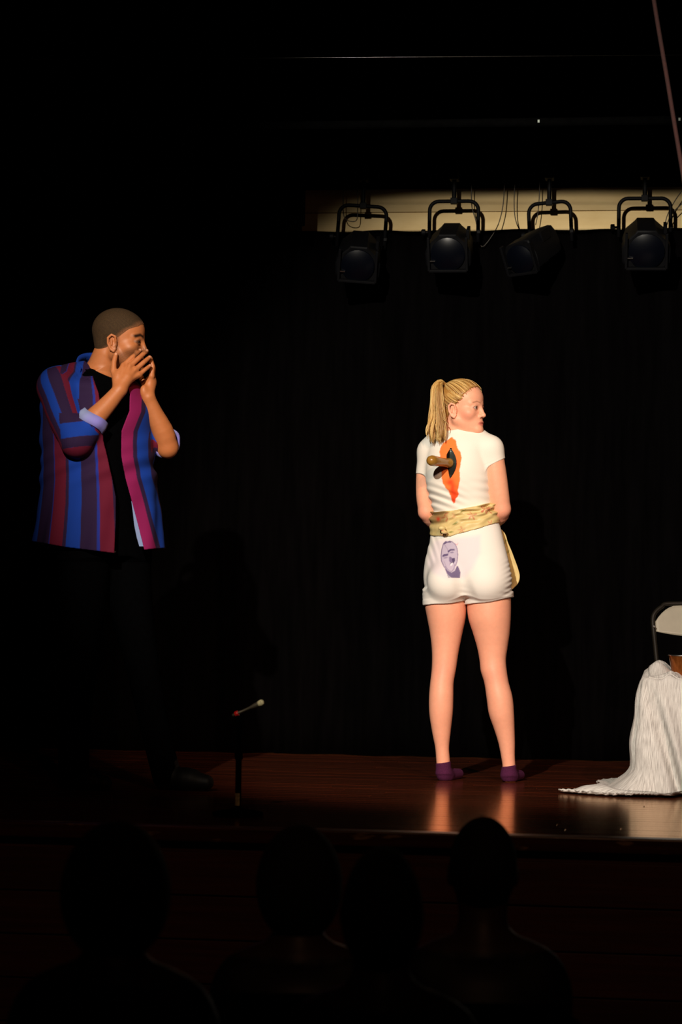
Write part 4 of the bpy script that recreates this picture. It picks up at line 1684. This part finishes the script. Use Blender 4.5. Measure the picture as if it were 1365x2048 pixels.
# shoulders and sleeves
for S_, E_, W_, q in ((SHN, ELN, WRN, 0), (SHF, ELF, WRF, 1)):
    top = MP(172, 752, -.01) if q == 0 else MP(202, 758, .05)
    v.limb([top, top * .5 + S_ * .5 + np.array([0, 0, .004]), S_], [.056, .066, .076 if q == 0 else .060], .03)
    mid = S_ * .5 + E_ * .5
    if q == 0:
        v.limb([S_, mid + np.array([-.01, 0, 0]), E_ + np.array([-.002, 0, .0])], [.078, .070, .060], .02, n=8)
        v.limb([E_, E_ * .66 + W_ * .34], [.060, .052], .02, n=4, cut=lambda x, y, z: ((x - MP(196, 0)[0]) * .63 + (z - mz(850)) * .78) + y * 0)
    else:
        v.limb([S_, mid, E_ * .86 + S_ * .14], [.062, .058, .055], .02, n=8)


# cloth folds at the crook of the near elbow
for a, b in (((152, 842), (182, 858)), ((160, 868), (188, 872)), ((158, 884), (152, 910))):
    v.cone(MP(*a, -.275), MP(*b, -.275), .002, .002, .02, 's')
# keep the front opening and the neck clear
def clear(x, y, z):
    px, py = x * MS + MC, MB_ - z * MS
    ol = np.interp(py, opz, opl)
    orr = np.interp(py, opz, opr)
    d1 = np.maximum(np.maximum(np.maximum(ol - px, px - orr) / MS, y - .06), (py - 905) / MS)
    return np.maximum(d1, -y - .19)


v.op(clear, MP(170, 915, -.2), MP(275, 735, .08), .003, 's')
v.op(lambda x, y, z: _cone(x, y, z, MP(196, 770, .01), MP(214, 690, -.02), .074, .074), MP(140, 800, -.15), MP(270, 660, .15), .003, 's')
# the torso must stay hollow where the body is
v.op(lambda x, y, z: MTORSO.fn(x, y, z, .011), (-.42, -.25, .90), (.24, .25, mz(800)), .003, 's')
V, F = v.mesh()

NAVY, BLUE, MAR, MAG, PUR, THIN = (20, 20, 66), (14, 54, 146), (92, 15, 40), (124, 20, 76), (38, 20, 54), (28, 42, 132)


def stripes(C, u, seq, on):
    for a, b, c in seq:
        m = np.clip(np.minimum(u - a, b - u) / .008 + .5, 0, 1)
        blend(C, m * on, c)


SEQ = [(-2, -.915, BLUE), (-.915, -.70, PUR), (-.70, -.685, THIN), (-.685, -.482, MAR), (-.482, -.43, PUR), (-.43, -.215, BLUE), (-.215, .04, PUR), (.04, .085, THIN),
       (.085, .30, MAR), (.30, .56, PUR), (.56, .80, MAG), (.80, .86, NAVY), (.86, .93, BLUE), (.93, 1.1, PUR)]
SEQ2 = [(-2, -.70, BLUE), (-.70, -.45, PUR), (-.45, -.2, MAR), (-.2, .1, BLUE), (.1, .4, PUR), (.4, .6, MAG), (.6, 2, BLUE)]


def col_mshirt(V):
    C = np.tile(np.array(lin(PUR)), (len(V), 1))
    px, py = V[:, 0] * MS + MC, MB_ - V[:, 2] * MS
    cx = MSHIRT.f[0](V[:, 2])
    rx = MSHIRT.f[2](V[:, 2])
    u = (V[:, 0] - cx) / rx
    front = V[:, 1] < 0
    # the far panel keeps its stripes parallel to its own edge
    edge = np.interp(py, opz, opr)
    w_ = (px - edge)
    stripes(C, u, SEQ, (front & (px < edge - 3)) * 1.0)
    stripes(C, w_ / 100, [(-.3, .0, PUR), (-.02, .225, MAG), (.225, .30, PUR), (.30, .50, BLUE), (.50, .62, PUR), (.62, .82, BLUE), (.82, 3, PUR)], (front & (px >= edge - 3)) * 1.0)
    stripes(C, u, [(a * .8 - .1, b * .8 - .1, c) for a, b, c in SEQ], (~front) * 1.0)
    # inner face
    d = MSHIRT.fn(V[:, 0], V[:, 1], V[:, 2], 0) + sfold(V[:, 0], V[:, 1], V[:, 2])
    blend(C, np.clip((-.0045 - d) / .001, 0, 1) * (py > 800), (132, 150, 186), .9)
    # sleeves: stripes run down the arm
    for S_, E_, W_ in ((SHN, ELN, WRN), (SHF, ELF, WRF)):
        ax = (E_ - S_) / np.linalg.norm(E_ - S_)
        h = ((V - S_) @ ax) / np.linalg.norm(E_ - S_)
        rad = V - S_ - np.outer((V - S_) @ ax, ax)
        rl = np.linalg.norm(rad, axis=1)
        on = (rl < .088) & (h > -.25) & (h < 1.45)
        if S_ is SHN:
            on &= (px < 206) & ((V[:, 1] < -.197) | (px < 128) | ((py < 870) & (V[:, 1] < -.185)))
        else:
            on &= (px > 300)
        side = np.cross(ax, np.array([0, 1.0, 0]))
        side /= np.linalg.norm(side)
        ang = np.arctan2(rad @ side, -(rad[:, 1]))
        stripes(C, ang / 1.7, [(-3, -.62, MAR), (-.62, -.40, PUR), (-.40, -.12, BLUE), (-.12, .25, PUR), (.25, .45, MAR), (.45, .62, BLUE), (.62, 3, PUR)] if S_ is SHN else SEQ2, on * 1.0)
        if S_ is SHN:
            # the forearm part turns the stripes across
            q = py + (px - 160) * .12
            fa = on & (px > 128 + (py - 830) * .1) & (py > 838)
            stripes(C, q / 100, [(8.0, 8.56, PUR), (8.56, 8.86, BLUE), (8.86, 9.06, PUR), (9.06, 9.3, MAR)], fa * 1.0)
    return C


mshirt = mesh_obj('striped_shirt', V, F, M['cloth'], man, True, col_mshirt(V))


def ring_cuff(name, c, axd, r0, r1, length, seg=40, colr=(128, 120, 196)):
    axd = np.asarray(axd, float) / np.linalg.norm(axd)
    a = np.cross(axd, [0, 0, 1.0])
    a /= np.linalg.norm(a)
    b = np.cross(axd, a)
    prof = [(r0 - .008, -.5), (r0, -.5), (r0 * .5 + r1 * .5 + .003, 0), (r1, .5), (r1 - .006, .5), (r1 - .010, .3)]
    Vv, Cc = [], []
    for r_, t in prof:
        for i in range(seg):
            g = 2 * PI * i / seg
            rr = r_ * (1 + .04 * math.sin(3 * g + 1) + .02 * math.sin(7 * g))
            Vv.append(c + axd * (t * length + .006 * math.sin(2 * g)) + (a * math.cos(g) + b * math.sin(g)) * rr)
            k = .5 + .5 * math.sin(g * 2 + 1)
            Cc.append(lin(np.array(colr) * k + np.array((140, 150, 190)) * (1 - k)))
    n = len(prof)
    Ff = [(i * seg + j, i * seg + (j + 1) % seg, (i + 1) * seg + (j + 1) % seg, (i + 1) * seg + j) for i in range(n - 1) for j in range(seg)]
    return mesh_obj(name, Vv, Ff, M['cloth'], mshirt, True, np.array(Cc))


ring_cuff('cuff', MP(193, 853, -.187), WRN - ELN, .063, .056, .044)
ring_cuff('cuff', ELF * .9 + SHF * .1 + np.array([.006, .012, .0]), (WRF - ELF) * .45 + (ELF - SHF) * .55, .058, .060, .036)
# shirt collar, folded down on both sides of the neck
for pts, nm in (([(214, 722, .085), (194, 708, .085), (173, 707, .055), (160, 716, .0), (158, 732, -.060), (168, 748, -.104)], 'collar'),
                ([(214, 722, .085), (232, 736, .075), (246, 752, .04), (252, 770, .0)], 'collar')):
    P = catmull([MP(*p) for p in pts], 22)
    Vv, Cc = [], []
    for i, p in enumerate(P):
        t = i / 21
        down = np.array([0, 0, -1.0])
        cen = MP(200, 740, .0)
        o_ = p - cen
        o_[2] = 0
        o_ /= np.linalg.norm(o_)
        fall = .034 + .016 * t
        for k, (oo, dz) in enumerate(((0, -.010), (.004, .006), (.010, .006), (.020, -.5 * fall), (.026, -fall), (.020, -fall), (.012, -.5 * fall))):
            Vv.append(p + o_ * oo + np.array([0, 0, dz]))
            Cc.append(lin(BLUE if not (.15 < t < .3) else PUR))
    n = 7
    Ff = [(i * n + k, (i + 1) * n + k, (i + 1) * n + (k + 1) % n, i * n + (k + 1) % n) for i in range(21) for k in range(n)]
    Ff += [tuple(range(n))[::-1], tuple(21 * n + k for k in range(n))]
    mesh_obj(nm, Vv, Ff, M['cloth'], mshirt, True, np.array(Cc))
# pale facing turned out along the lower edge of the far panel
fac = [((267, 1008), (270, 1008)), ((270, 1030), (275, 1030)), ((273, 1056), (281, 1056)), ((278, 1080), (288, 1080)), ((283, 1097), (292, 1097))]
Vv = []
for (a, b) in fac:
    for th_ in (0, .003):
        Vv.append(MP(a[0], a[1], -.138 + th_))
        Vv.append(MP(b[0] + 6, b[1], -.136 + th_))
Ff = []
for i in range(len(fac) - 1):
    o0, o1 = i * 4, i * 4 + 4
    Ff += [(o0, o0 + 1, o1 + 1, o1), (o0 + 2, o1 + 2, o1 + 3, o0 + 3), (o0, o1, o1 + 2, o0 + 2), (o0 + 1, o0 + 3, o1 + 3, o1 + 1)]
Ff += [(0, 2, 3, 1), tuple(len(Vv) - 4 + k for k in (0, 1, 3, 2))]
mesh_obj('facing', Vv, Ff, M['cloth'], mshirt, False, np.tile(np.array(lin((120, 136, 176))), (len(Vv), 1)))
# trousers and shoes
v = Vol(axis(-.30, .34, .005), axis(-.22, .24, .005), axis(.02, 1.02, .005))
v.op(lambda x, y, z: np.maximum(MTORSO.fn(x, y, z, .012), z - mz(1060)), (-.35, -.22, mz(1115)), (.2, .22, mz(1055)), .01)
v.limb([MP(172, 1105, -.05), MP(168, 1200, -.06), MP(160, 1340, -.06), MP(150, 1460, -.03), MP(148, 1562, .0)], [.100, .092, .070, .062, .060], .04, n=16)
v.limb([MP(248, 1105, .05), MP(256, 1200, .05), MP(282, 1330, .03), MP(302, 1430, .03), MP(332, 1555, .03)], [.098, .088, .066, .058, .055], .04, n=16)
v.op(lambda x, y, z: z - mz(1058) + 0 * x + 0 * y, (-.4, -.3, mz(1075)), (.4, .3, 1.1), .003, 'i')
V, F = v.mesh()
mesh_obj('trousers', V, F, M['black_cloth'], man)
for (hx, hy, hd), (tx, ty, td) in (((142, 1572, .0), (212, 1577, -.06)), ((330, 1566, .03), (412, 1573, -.01))):
    v = Vol(axis(-.28, .36, .004), axis(-.14, .12, .004), axis(-.01, .12, .004))
    a, b = MP(hx, hy, hd), MP(tx, ty, td)
    a[2], b[2] = .045, .030
    v.cone(a, a * .4 + b * .6 + np.array([0, 0, .004]), .043, .042, .02)
    v.cone(a * .5 + b * .5, b, .042, .030, .02)
    v.cone(a, a + np.array([0, 0, .05]), .044, .05, .02)
    v.op(lambda x, y, z: .001 - z + 0 * x + 0 * y, (-.4, -.3, -.1), (.4, .3, .3), .003, 'i')
    V, F = v.mesh()
    sh = mesh_obj('shoe', V, F, M['shoe'], man)
# ------------------------------------------------------------------ low table, cloth, tumbler
TS = 510.0
TM = Matrix.Translation(figure_frame(1290, 1592, TS).translation)   # square with the stage


def TP(px, py, dy=0.0):
    return np.array([(px - 1290) / TS, dy, (1592 - py) / TS])


TH = .452                     # table height
TX0, TX1, TY0, TY1 = -.012, .88, .03, .56
tbl = empty('low_table', (0, 0, 0))
tbl.matrix_world = TM
tag(tbl, 'low wooden table standing under the pale ribbed cloth', 'table')
bm = bmesh.new()
bm_box(bm, (TX0 + .03, TY0 + .03, TH - .035), (TX1 - .01, TY1 - .03, TH - .004), .004)
bm_obj('tabletop', bm, M['table'], tbl)
for x in (TX0 + .07, TX1 - .05):
    for y in (TY0 + .07, TY1 - .07):
        bm = bmesh.new()
        bm_box(bm, (x - .02, y - .02, 0.001), (x + .02, y + .02, TH - .034), .003)
        bm_obj('leg', bm, M['table'], tbl)

# cloth: rows run from the middle of the top, over the edge, down the side and out on the floor
r = np.random.default_rng(9)
per = []                      # perimeter samples: base point, outward normal, angle
rc = .05
nF = 90
for i in range(nF):           # front edge, right to left
    per.append((TX1 - (TX1 - TX0 - rc) * i / nF, TY0, 0.0))
for i in range(60):           # rounded corner
    a = PI / 2 * i / 60
    per.append((TX0 + rc - rc * math.sin(a), TY0 + rc - rc * math.cos(a), a))
for i in range(60):           # left side
    per.append((TX0, TY0 + rc + (TY1 - TY0 - 2 * rc) * i / 60, PI / 2))
for i in range(20):
    a = PI / 2 + PI / 2 * i / 20
    per.append((TX0 + rc - rc * math.sin(a), TY1 - rc - rc * math.cos(a), a))
for i in range(40):
    per.append((TX0 + rc + (TX1 - TX0 - rc) * i / 39, TY1, PI))
nP = len(per)
ARC_C = (TX1 - TX0 - rc)


def top_z(x, y):
    """height of the cloth lying on the table: a bunched roll at the left end"""
    e = math.exp(-((x - TX0 - .060) / .055) ** 2) * (1 / (1 + math.exp(-(y - TY0 - .10) * 45)))
    z = TH + .003 + .062 * e * (.85 + .15 * math.sin(y * 40)) + .004 * math.sin(x * 60 + y * 30) * math.exp(-((x - TX0) / .2) ** 2)
    z += .016 * math.exp(-((x - TX0 - .125 - .25 * (y - TY0 - .1)) / .018) ** 2)
    return z + .010 * math.exp(-((y - TY0 - .045 - .1 * (x - TX0)) / .012) ** 2) * math.exp(-((x - TX0 - .09) / .08) ** 2)


S = np.concatenate([np.linspace(-.030, -.006, 4), np.linspace(0, .95, 76)])
Vv = []
arc = 0
px_, py_ = per[0][0], per[0][1]
for i, (bx, by_, a) in enumerate(per):
    arc += math.hypot(bx - px_, by_ - py_)
    px_, py_ = bx, by_
    nx_, ny_ = -math.sin(a), -math.cos(a)
    ca = (i - nF) / 60.0                       # 0..1 across the corner
    m = ARC_C - arc                            # distance along the front from the corner (negative beyond it)
    tail = math.exp(-((ca - .80) / .26) ** 2)
    left = 1 / (1 + math.exp(-(ca - .3) * 10))
    L = TH + .02 + .02 * math.sin(arc * 13) ** 2 + .150 * tail
    for s in S:
        if s <= 0:
            inn = -s
            x, y = bx - nx_ * inn, by_ - ny_ * inn
            z = TH + .003
            z = top_z(x, y)
        else:
            t = min(1, s / TH)
            drop = max(0.0, TH - s)
            kick = (.015 + .095 * left) * (max(0, t - .78) / .22) ** 1.6
            flare = .045 + .030 * math.exp(-((m - .05) / .10) ** 2)
            out = .008 + flare * t ** 1.2 * (1 - left) + left * .040 * (1 - math.exp(-t * 4)) + kick
            g = (m + .035 - .135 * t) / .017
            groove = -.080 * math.exp(-g * g) * min(1, t * 2.2)
            lip = .036 * math.exp(-((m - .006 - .135 * t) / .022) ** 2) * min(1, t * 2)
            g2 = (m + .062 + .012 * t) / .012
            groove2 = -.034 * math.exp(-g2 * g2) * math.sin(min(1, t * 1.15) * PI)
            soft = t * (.007 * math.sin(arc * 17 + 2 * t) + .004 * math.sin(arc * 39 + 3 * t + .6))
            tuck = .010 * left * math.sin(t * 14) * t * (1 - t) * 2
            out = max(out + groove + lip + groove2 + soft + tuck, .006)
            z = max(.006, drop + .003)
            q = min(1, max(0, (s - TH) / max(.03, L - TH)))
            if s > TH:
                ex = min(s - TH, L - TH)
                out += ex
                z = .006 + (.030 * tail * math.sin(min(1, .25 + q) * PI) if q < .75 else .004) + .004 * (1 + math.sin(arc * 60 + ex * 30)) * (1 - q)
                z += .012 * max(0, 1 - ex / .05)
            x, y = bx + nx_ * out, by_ + ny_ * out
            if q > 0:                            # the trailing corner gathers towards one line
                pull = tail * q
                yt = TY0 + .03
                xt = TX0 - out * 1.0
                y = y * (1 - .78 * pull) + yt * .78 * pull
                x = x * (1 - .55 * pull) + xt * .55 * pull
            if s >= L - .012:
                z += .002 * math.sin(i * 2.1) + .002
            z = max(z, .005)
        Vv.append((x, y, z))
nS = len(S)
Ff = [(i * nS + k, i * nS + k + 1, (i + 1) * nS + k + 1, (i + 1) * nS + k) for i in range(nP - 1) for k in range(nS - 1)]
gx, gy, b0 = 90, 60, len(Vv)               # the part lying on the table top
GX, GY = np.linspace(TX0 + .022, TX1, gx), np.linspace(TY0 + .022, TY1 - .022, gy)
Vv += [(x, y, top_z(x, y)) for x in GX for y in GY]
Ff += [(b0 + i * gy + k, b0 + (i + 1) * gy + k, b0 + (i + 1) * gy + k + 1, b0 + i * gy + k + 1) for i in range(gx - 1) for k in range(gy - 1)]


def ribbed():
    m = bpy.data.materials.new('ribbed_cloth')
    m.use_nodes = True
    nt = m.node_tree
    b = nt.nodes['Principled BSDF']
    b.inputs['Roughness'].default_value = .95
    b.inputs['Specular IOR Level'].default_value = .1
    uv = nt.nodes.new('ShaderNodeUVMap')
    mp = nt.nodes.new('ShaderNodeMapping')
    mp.inputs['Scale'].default_value = (420, 12, 1)
    nt.links.new(uv.outputs[0], mp.inputs[0])
    n = nt.nodes.new('ShaderNodeTexNoise')
    n.inputs['Scale'].default_value = 1.6
    n.inputs['Detail'].default_value = 5
    nt.links.new(mp.outputs[0], n.inputs['Vector'])
    cr = nt.nodes.new('ShaderNodeValToRGB')
    cr.color_ramp.elements[0].position = .32
    cr.color_ramp.elements[0].color = (*lin((150, 146, 142)), 1)
    cr.color_ramp.elements[1].position = .62
    cr.color_ramp.elements[1].color = (*lin((216, 213, 208)), 1)
    nt.links.new(n.outputs[0], cr.inputs[0])
    nt.links.new(cr.outputs[0], b.inputs['Base Color'])
    bp = nt.nodes.new('ShaderNodeBump')
    bp.inputs['Strength'].default_value = .6
    bp.inputs['Distance'].default_value = .003
    nt.links.new(n.outputs[0], bp.inputs['Height'])
    nt.links.new(bp.outputs[0], b.inputs['Normal'])
    return m


cl = mesh_obj('tablecloth', Vv, np.array(Ff), ribbed())
cl.matrix_world = TM
uvl = cl.data.uv_layers.new(name='UVMap')
arcs = np.cumsum([0] + [math.hypot(per[i + 1][0] - per[i][0], per[i + 1][1] - per[i][1]) for i in range(nP - 1)])
uvv = np.array([(arcs[i], s) for i in range(nP) for s in S] + [(x, y) for x in GX for y in GY], dtype=np.float32)
li = np.zeros(len(cl.data.loops), np.int32)
cl.data.loops.foreach_get('vertex_index', li)
uvl.data.foreach_set('uv', uvv[li].ravel())
sm = cl.modifiers.new('thick', 'SOLIDIFY')
sm.thickness = .004
sm.offset = 1
tag(cl, 'pale ribbed cloth draped over the low table, one corner trailing on the floor', 'tablecloth')

# tumbler on the cloth
tc = TP(1364, 0, .20)
tm = empty('tumbler', (0, 0, 0))
tm.matrix_world = TM @ Matrix.Translation((tc[0], tc[1], TH + .006))
tag(tm, 'amber-brown metal tumbler standing on the cloth of the low table', 'tumbler')
bm = bmesh.new()
bm_lathe(bm, [(.040, 0), (.043, .003), (.0455, .02), (.052, .060), (.058, .088), (.055, .088), (.049, .058), (.041, .008), (.002, .006)], 36)
bm_obj('cup', bm, M['amber'], tm, True)
bm = bmesh.new()
bm_lathe(bm, [(.0575, .0865), (.0605, .087), (.0605, .090), (.0570, .0905), (.0550, .089), (.0550, .0865)], 36)
bm_obj('rim', bm, M['galv'], tm, True)


# ------------------------------------------------------------------ folding chairs
def folding_chair(label, panel, frame, group=None):
    """origin on the floor under the seat, faces local -y"""
    t = empty('folding_chair', (0, 0, 0))
    tag(t, label, 'chair', group)
    hw = .215
    # back frame: one bent tube from the front feet up over the backrest
    pts = []
    for s in (-1, 1):
        side = [(s * hw, -.20, .012), (s * hw, .02, .38), (s * hw, .13, .60), (s * hw, .165, .68)]
        cor = [(s * (hw - .012), .178, .715), (s * (hw - .045), .188, .742), (s * (hw - .09), .195, .757)]
        pts.append(side + cor)
    path = pts[0] + pts[1][::-1]
    tube_obj('back_frame', catmull(path, 70), .0105, frame, t, 8)
    for s in (-1, 1):
        tube_obj('leg', catmull([(s * (hw - .022), .23, .012), (s * (hw - .022), .08, .26), (s * (hw - .022), -.03, .43)], 10), .0095, frame, t, 8)
    tube_obj('stretcher', [(-hw, -.105, .17), (hw, -.105, .17)], .007, frame, t, 8)
    tube_obj('stretcher', [(-hw + .022, .16, .12), (hw - .022, .16, .12)], .007, frame, t, 8)
    # seat pan
    bm = bmesh.new()
    bm_box(bm, (-hw + .012, -.23, .430), (hw - .012, .16, .446), .006)
    bm_obj('seat', bm, panel, t, True)
    # backrest panel, curved, with rounded upper corners
    n, mrow = 24, 10
    Vb = []
    for side in (0, 1):
        for j in range(mrow + 1):
            q = j / mrow
            for i in range(n + 1):
                u = -1 + 2 * i / n
                top = .752 - .060 * max(0, abs(u) - .42) ** 2 / .3364 * 1.0 - .020 * abs(u) ** 6
                bot = .612 + .022 * u * u - .0
                z = bot + (top - bot) * q
                y = .135 + (z - .60) * .40 + .012 * (1 - u * u) * -1 + .012 + side * .004 - .006
                Vb.append((u * (hw - .010), y, z))
    Nn = (n + 1) * (mrow + 1)
    Fb = []
    for j in range(mrow):
        for i in range(n):
            a = j * (n + 1) + i
            Fb.append((a, a + 1, a + n + 2, a + n + 1))
            Fb.append((Nn + a, Nn + a + n + 1, Nn + a + n + 2, Nn + a + 1))
    for i in range(n):
        Fb.append((i, Nn + i, Nn + i + 1, i + 1))
        a = mrow * (n + 1) + i
        Fb.append((a, a + 1, Nn + a + 1, Nn + a))
    for j in range(mrow):
        a = j * (n + 1)
        Fb.append((a, a + n + 1, Nn + a + n + 1, Nn + a))
        a += n
        Fb.append((a, Nn + a, Nn + a + n + 1, a + n + 1))
    mesh_obj('backrest', Vb, Fb, panel, t)
    for s in (-1, 1):
        bm = bmesh.new()
        bm_lathe(bm, [(.006, 0), (.006, .004), (.003, .006)], 10, Matrix.Translation((s * hw, .138, .655)) @ Matrix.Rotation(PI / 2, 4, 'X'))
        bm_obj('rivet', bm, M['galv'], t, True)
        for (x, y) in ((s * hw, -.20), (s * (hw - .022), .23)):
            bm = bmesh.new()
            bm_lathe(bm, [(.013, 0.0005), (.013, .022), (.010, .026)], 10, Matrix.Translation((x, y, 0)))
            bm_obj('rubber_foot', bm, M['shoe'], t, True)
    return t


def copy_tree(o, parent=None):
    c = o.copy()
    COL.objects.link(c)
    if parent is not None:
        c.parent = parent
        c.matrix_parent_inverse = o.matrix_parent_inverse.copy()
    for ch in o.children:
        copy_tree(ch, c)
    return c


ch = folding_chair('beige metal folding chair standing behind the draped low table', M['chair_panel'], M['chair_frame'])
cm = figure_frame(1419, 1558, 480)
ch.matrix_world = Matrix.Translation(cm.translation) @ Matrix.Rotation(YAW + math.radians(6), 4, 'Z')

# ------------------------------------------------------------------ short microphone stand
mb = UF(476, 1631)
st = empty('microphone_stand', mb, YAW)
tag(st, 'short black microphone stand with a paper tag at the front of the stage', 'microphone stand')
sm_ = FPX / (mb - CAMP).dot(fwd)
bm = bmesh.new()
bm_lathe(bm, [(.085, 0.0005), (.088, .004), (.086, .012), (.060, .018), (.020, .024), (.013, .03)], 32)
bm_obj('base', bm, M['black_paint'], st, True)
bm = bmesh.new()
bm_lathe(bm, [(.0105, .02), (.0105, .19), (.014, .192), (.014, .215), (.0085, .218), (.0085, .322)], 16)
bm_obj('pole', bm, M['black_paint'], st, True)
bm = bmesh.new()
n = 8
for i in range(n):
    a0, a1 = math.radians(205 + i * 12), math.radians(205 + (i + 1) * 12)
    R = .0112
    z0, z1 = (1631 - 1611) / sm_, (1631 - 1586) / sm_
    vs = [bm.verts.new((R * math.cos(a) * 1.0, R * math.sin(a), z)) for a, z in ((a0, z0), (a1, z0), (a1, z1), (a0, z1))]
    bm.faces.new(vs)
bmesh.ops.remove_doubles(bm, verts=bm.verts, dist=1e-5)
bm_obj('paper_tag', bm, M['white_tag'], st, True)
bm = bmesh.new()
bm_box(bm, (-.012, -.012, .318), (.012, .012, .342), .004)
bm_obj('clip', bm, M['black_paint'], st)
mc = mb + Vector((0, 0, 0))
mi = empty('microphone', mb + Vector((0, 0, .352)), YAW)
tag(mi, 'slim grey microphone with a red ring clipped on the short stand', 'microphone')
ax = Vector((.100, -.02, .047)).normalized()
q = ax.to_track_quat('Z', 'Y').to_matrix().to_4x4()
bm = bmesh.new()
bm_lathe(bm, [(.005, -.026), (.0055, -.020), (.0055, .004), (.0045, .010), (.0050, .040), (.0085, .060), (.0088, .075)], 16, q)
bm_obj('barrel', bm, M['mic'], mi, True)
bm = bmesh.new()
bm_lathe(bm, [(.0086, -.017), (.0096, -.015), (.0096, -.006), (.0086, -.004)], 16, q)
bm_obj('ring', bm, M['red'], mi, True)
bm = bmesh.new()
bm_lathe(bm, [(.0086, .072), (.0104, .078), (.0108, .086), (.0075, .092), (.002, .094)], 16, q)
bm_obj('grille', bm, M['white_tag'], mi, True)

# ------------------------------------------------------------------ audience in the dark: seated people seen from behind
AUD = [  # px of head, top of head, head half width (m), hair style, label
    (968, 1632, 5.75, .080, 0, 'seated spectator with a round smooth head of dark hair, below the woman'),
    (601, 1648, 5.85, .092, 1, 'seated spectator with full dark hair, below the gap between the actors'),
    (766, 1692, 4.90, .076, 2, 'seated spectator sunk low with rounded dark hair, between two taller heads'),
    (236, 1640, 4.85, .098, 1, 'seated spectator with wide bushy dark hair, below the man'),
]
chm = None
for px, top, d, hw, style, label in AUD:
    P = U(px, top, d)
    base = Vector((P.x, P.y, HALL))
    Hh = P.z - HALL                        # height of the crown above the hall floor
    v = Vol(axis(-.36, .36, .009), axis(-.20, .66, .009), axis(-.01, Hh + .03, .009, [(Hh - .30, Hh + .02, .005)]))
    hc_ = Hh - .125
    v.ell((0, .0, hc_ + .01), (.074, .092, .105), .02)
    v.ell((0, .025, hc_ - .05), (.058, .070, .070), .02)
    for s in (-1, 1):
        v.ell((s * .076, .005, hc_ - .015), (.010, .018, .030), .008)
    v.cone((0, .10, hc_ - .03), (0, .115, hc_ - .045), .010, .011, .01)
    v.cone((0, -.015, hc_ - .08), (0, -.03, hc_ - .19), .055, .062, .03)
    sh = hc_ - .235
    az = max(sh - .31, .645)
    for s in (-1, 1):
        v.limb([(0, -.03, sh + .045), (s * .10, -.03, sh + .015), (s * .145, -.02, sh - .03), (s * .165, .0, sh - .14), (s * .17, .06, az + .03)], [.060, .058, .062, .052, .046], .03, n=16)
        v.limb([(s * .17, .06, az + .03), (s * .14, .20, az + .01), (s * .09, .30, az)], [.044, .038, .028], .02)
        ps = np.array([s * .07, .34, az - .01])
        hand(v, np.array([s * .09, .31, az]), [ps + np.array([s * .025 - s * .018 * i, .03, 0]) for i in range(4)],
             [ps + np.array([s * .025 - s * .018 * i, .065, .006]) for i in range(4)], [ps + np.array([s * .025 - s * .018 * i, .09, -.012]) for i in range(4)],
             [ps + np.array([-s * .02, -.01, .01]), ps + np.array([-s * .04, .02, .01]), ps + np.array([-s * .045, .045, .005])], r=.010, palm=.016)
        v.limb([(s * .09, -.04, .545), (s * .11, .20, .55), (s * .12, .40, .53)], [.085, .080, .060], .04)
        v.limb([(s * .12, .40, .53), (s * .12, .41, .30), (s * .12, .38, .08)], [.058, .052, .040], .02)
        v.cone((s * .12, .36, .045), (s * .13, .52, .035), .044, .034, .03)
    tz = [(.50, 0, -.03, .165, .115), (.60, 0, -.05, .160, .115), (.66, 0, -.05, .152, .110), (max(sh - .10, .69), 0, -.04, .165, .110), (sh - .03, 0, -.03, .165, .095), (sh + .03, 0, -.03, .10, .07)]
    Loft(tz).add(v, 0, .04)
    v.op(lambda x, y, z: .001 - z + 0 * x + 0 * y, (-.5, -.5, -.1), (.5, .8, .2), .003, 'i')
    V, F = v.mesh()
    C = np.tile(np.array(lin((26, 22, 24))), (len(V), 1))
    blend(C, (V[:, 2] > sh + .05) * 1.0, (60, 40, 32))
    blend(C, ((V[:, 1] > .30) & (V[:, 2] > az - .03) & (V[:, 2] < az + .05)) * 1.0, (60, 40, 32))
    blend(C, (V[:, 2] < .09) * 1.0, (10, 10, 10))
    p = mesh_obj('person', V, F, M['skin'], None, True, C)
    p.location = base
    p.rotation_euler = (0, 0, YAW)
    tag(p, label, 'person', 'spectators in the dark in front of the stage')
    v = Vol(axis(-.16, .16, .005), axis(-.18, .14, .005), axis(Hh - .36, Hh + .02, .005))
    v.ell((0, -.012, Hh - .115), (hw, .108, .115), .02)
    if style == 1:
        v.ell((0, -.03, Hh - .16), (hw * 1.08, .10, .12), .04)
    if style == 2:
        v.ell((0, -.03, Hh - .15), (hw * 1.03, .10, .10), .03)
    v.op(lambda x, y, z: vnoise(x, y, z, 60, 3) * .004 + 1 + 0 * x, (-1, -1, -1), (-1, -1, -1), .01)
    v.op(lambda x, y, z: np.maximum(y - .045 - np.clip((z - (Hh - .10)) * .8, 0, .1), -y - .5), (-.2, -.2, 0), (.2, .2, 2), .01, 'i')
    V, F = v.mesh()
    C = np.tile(np.array(lin((22, 16, 13))), (len(V), 1))
    mesh_obj('hair', V, F, M['buzz'], p, True, C)
    # a chair under each
    if chm is None:
        chm = folding_chair('dark folding chair under a seated spectator', M['black_paint'], M['black_paint'], 'chairs of the spectators')
        c = chm
    else:
        c = copy_tree(chm)
    off = Matrix.Rotation(YAW, 4, 'Z') @ Vector((0, -.095, 0))
    c.matrix_world = Matrix.Translation(base + off) @ Matrix.Rotation(YAW + PI, 4, 'Z')
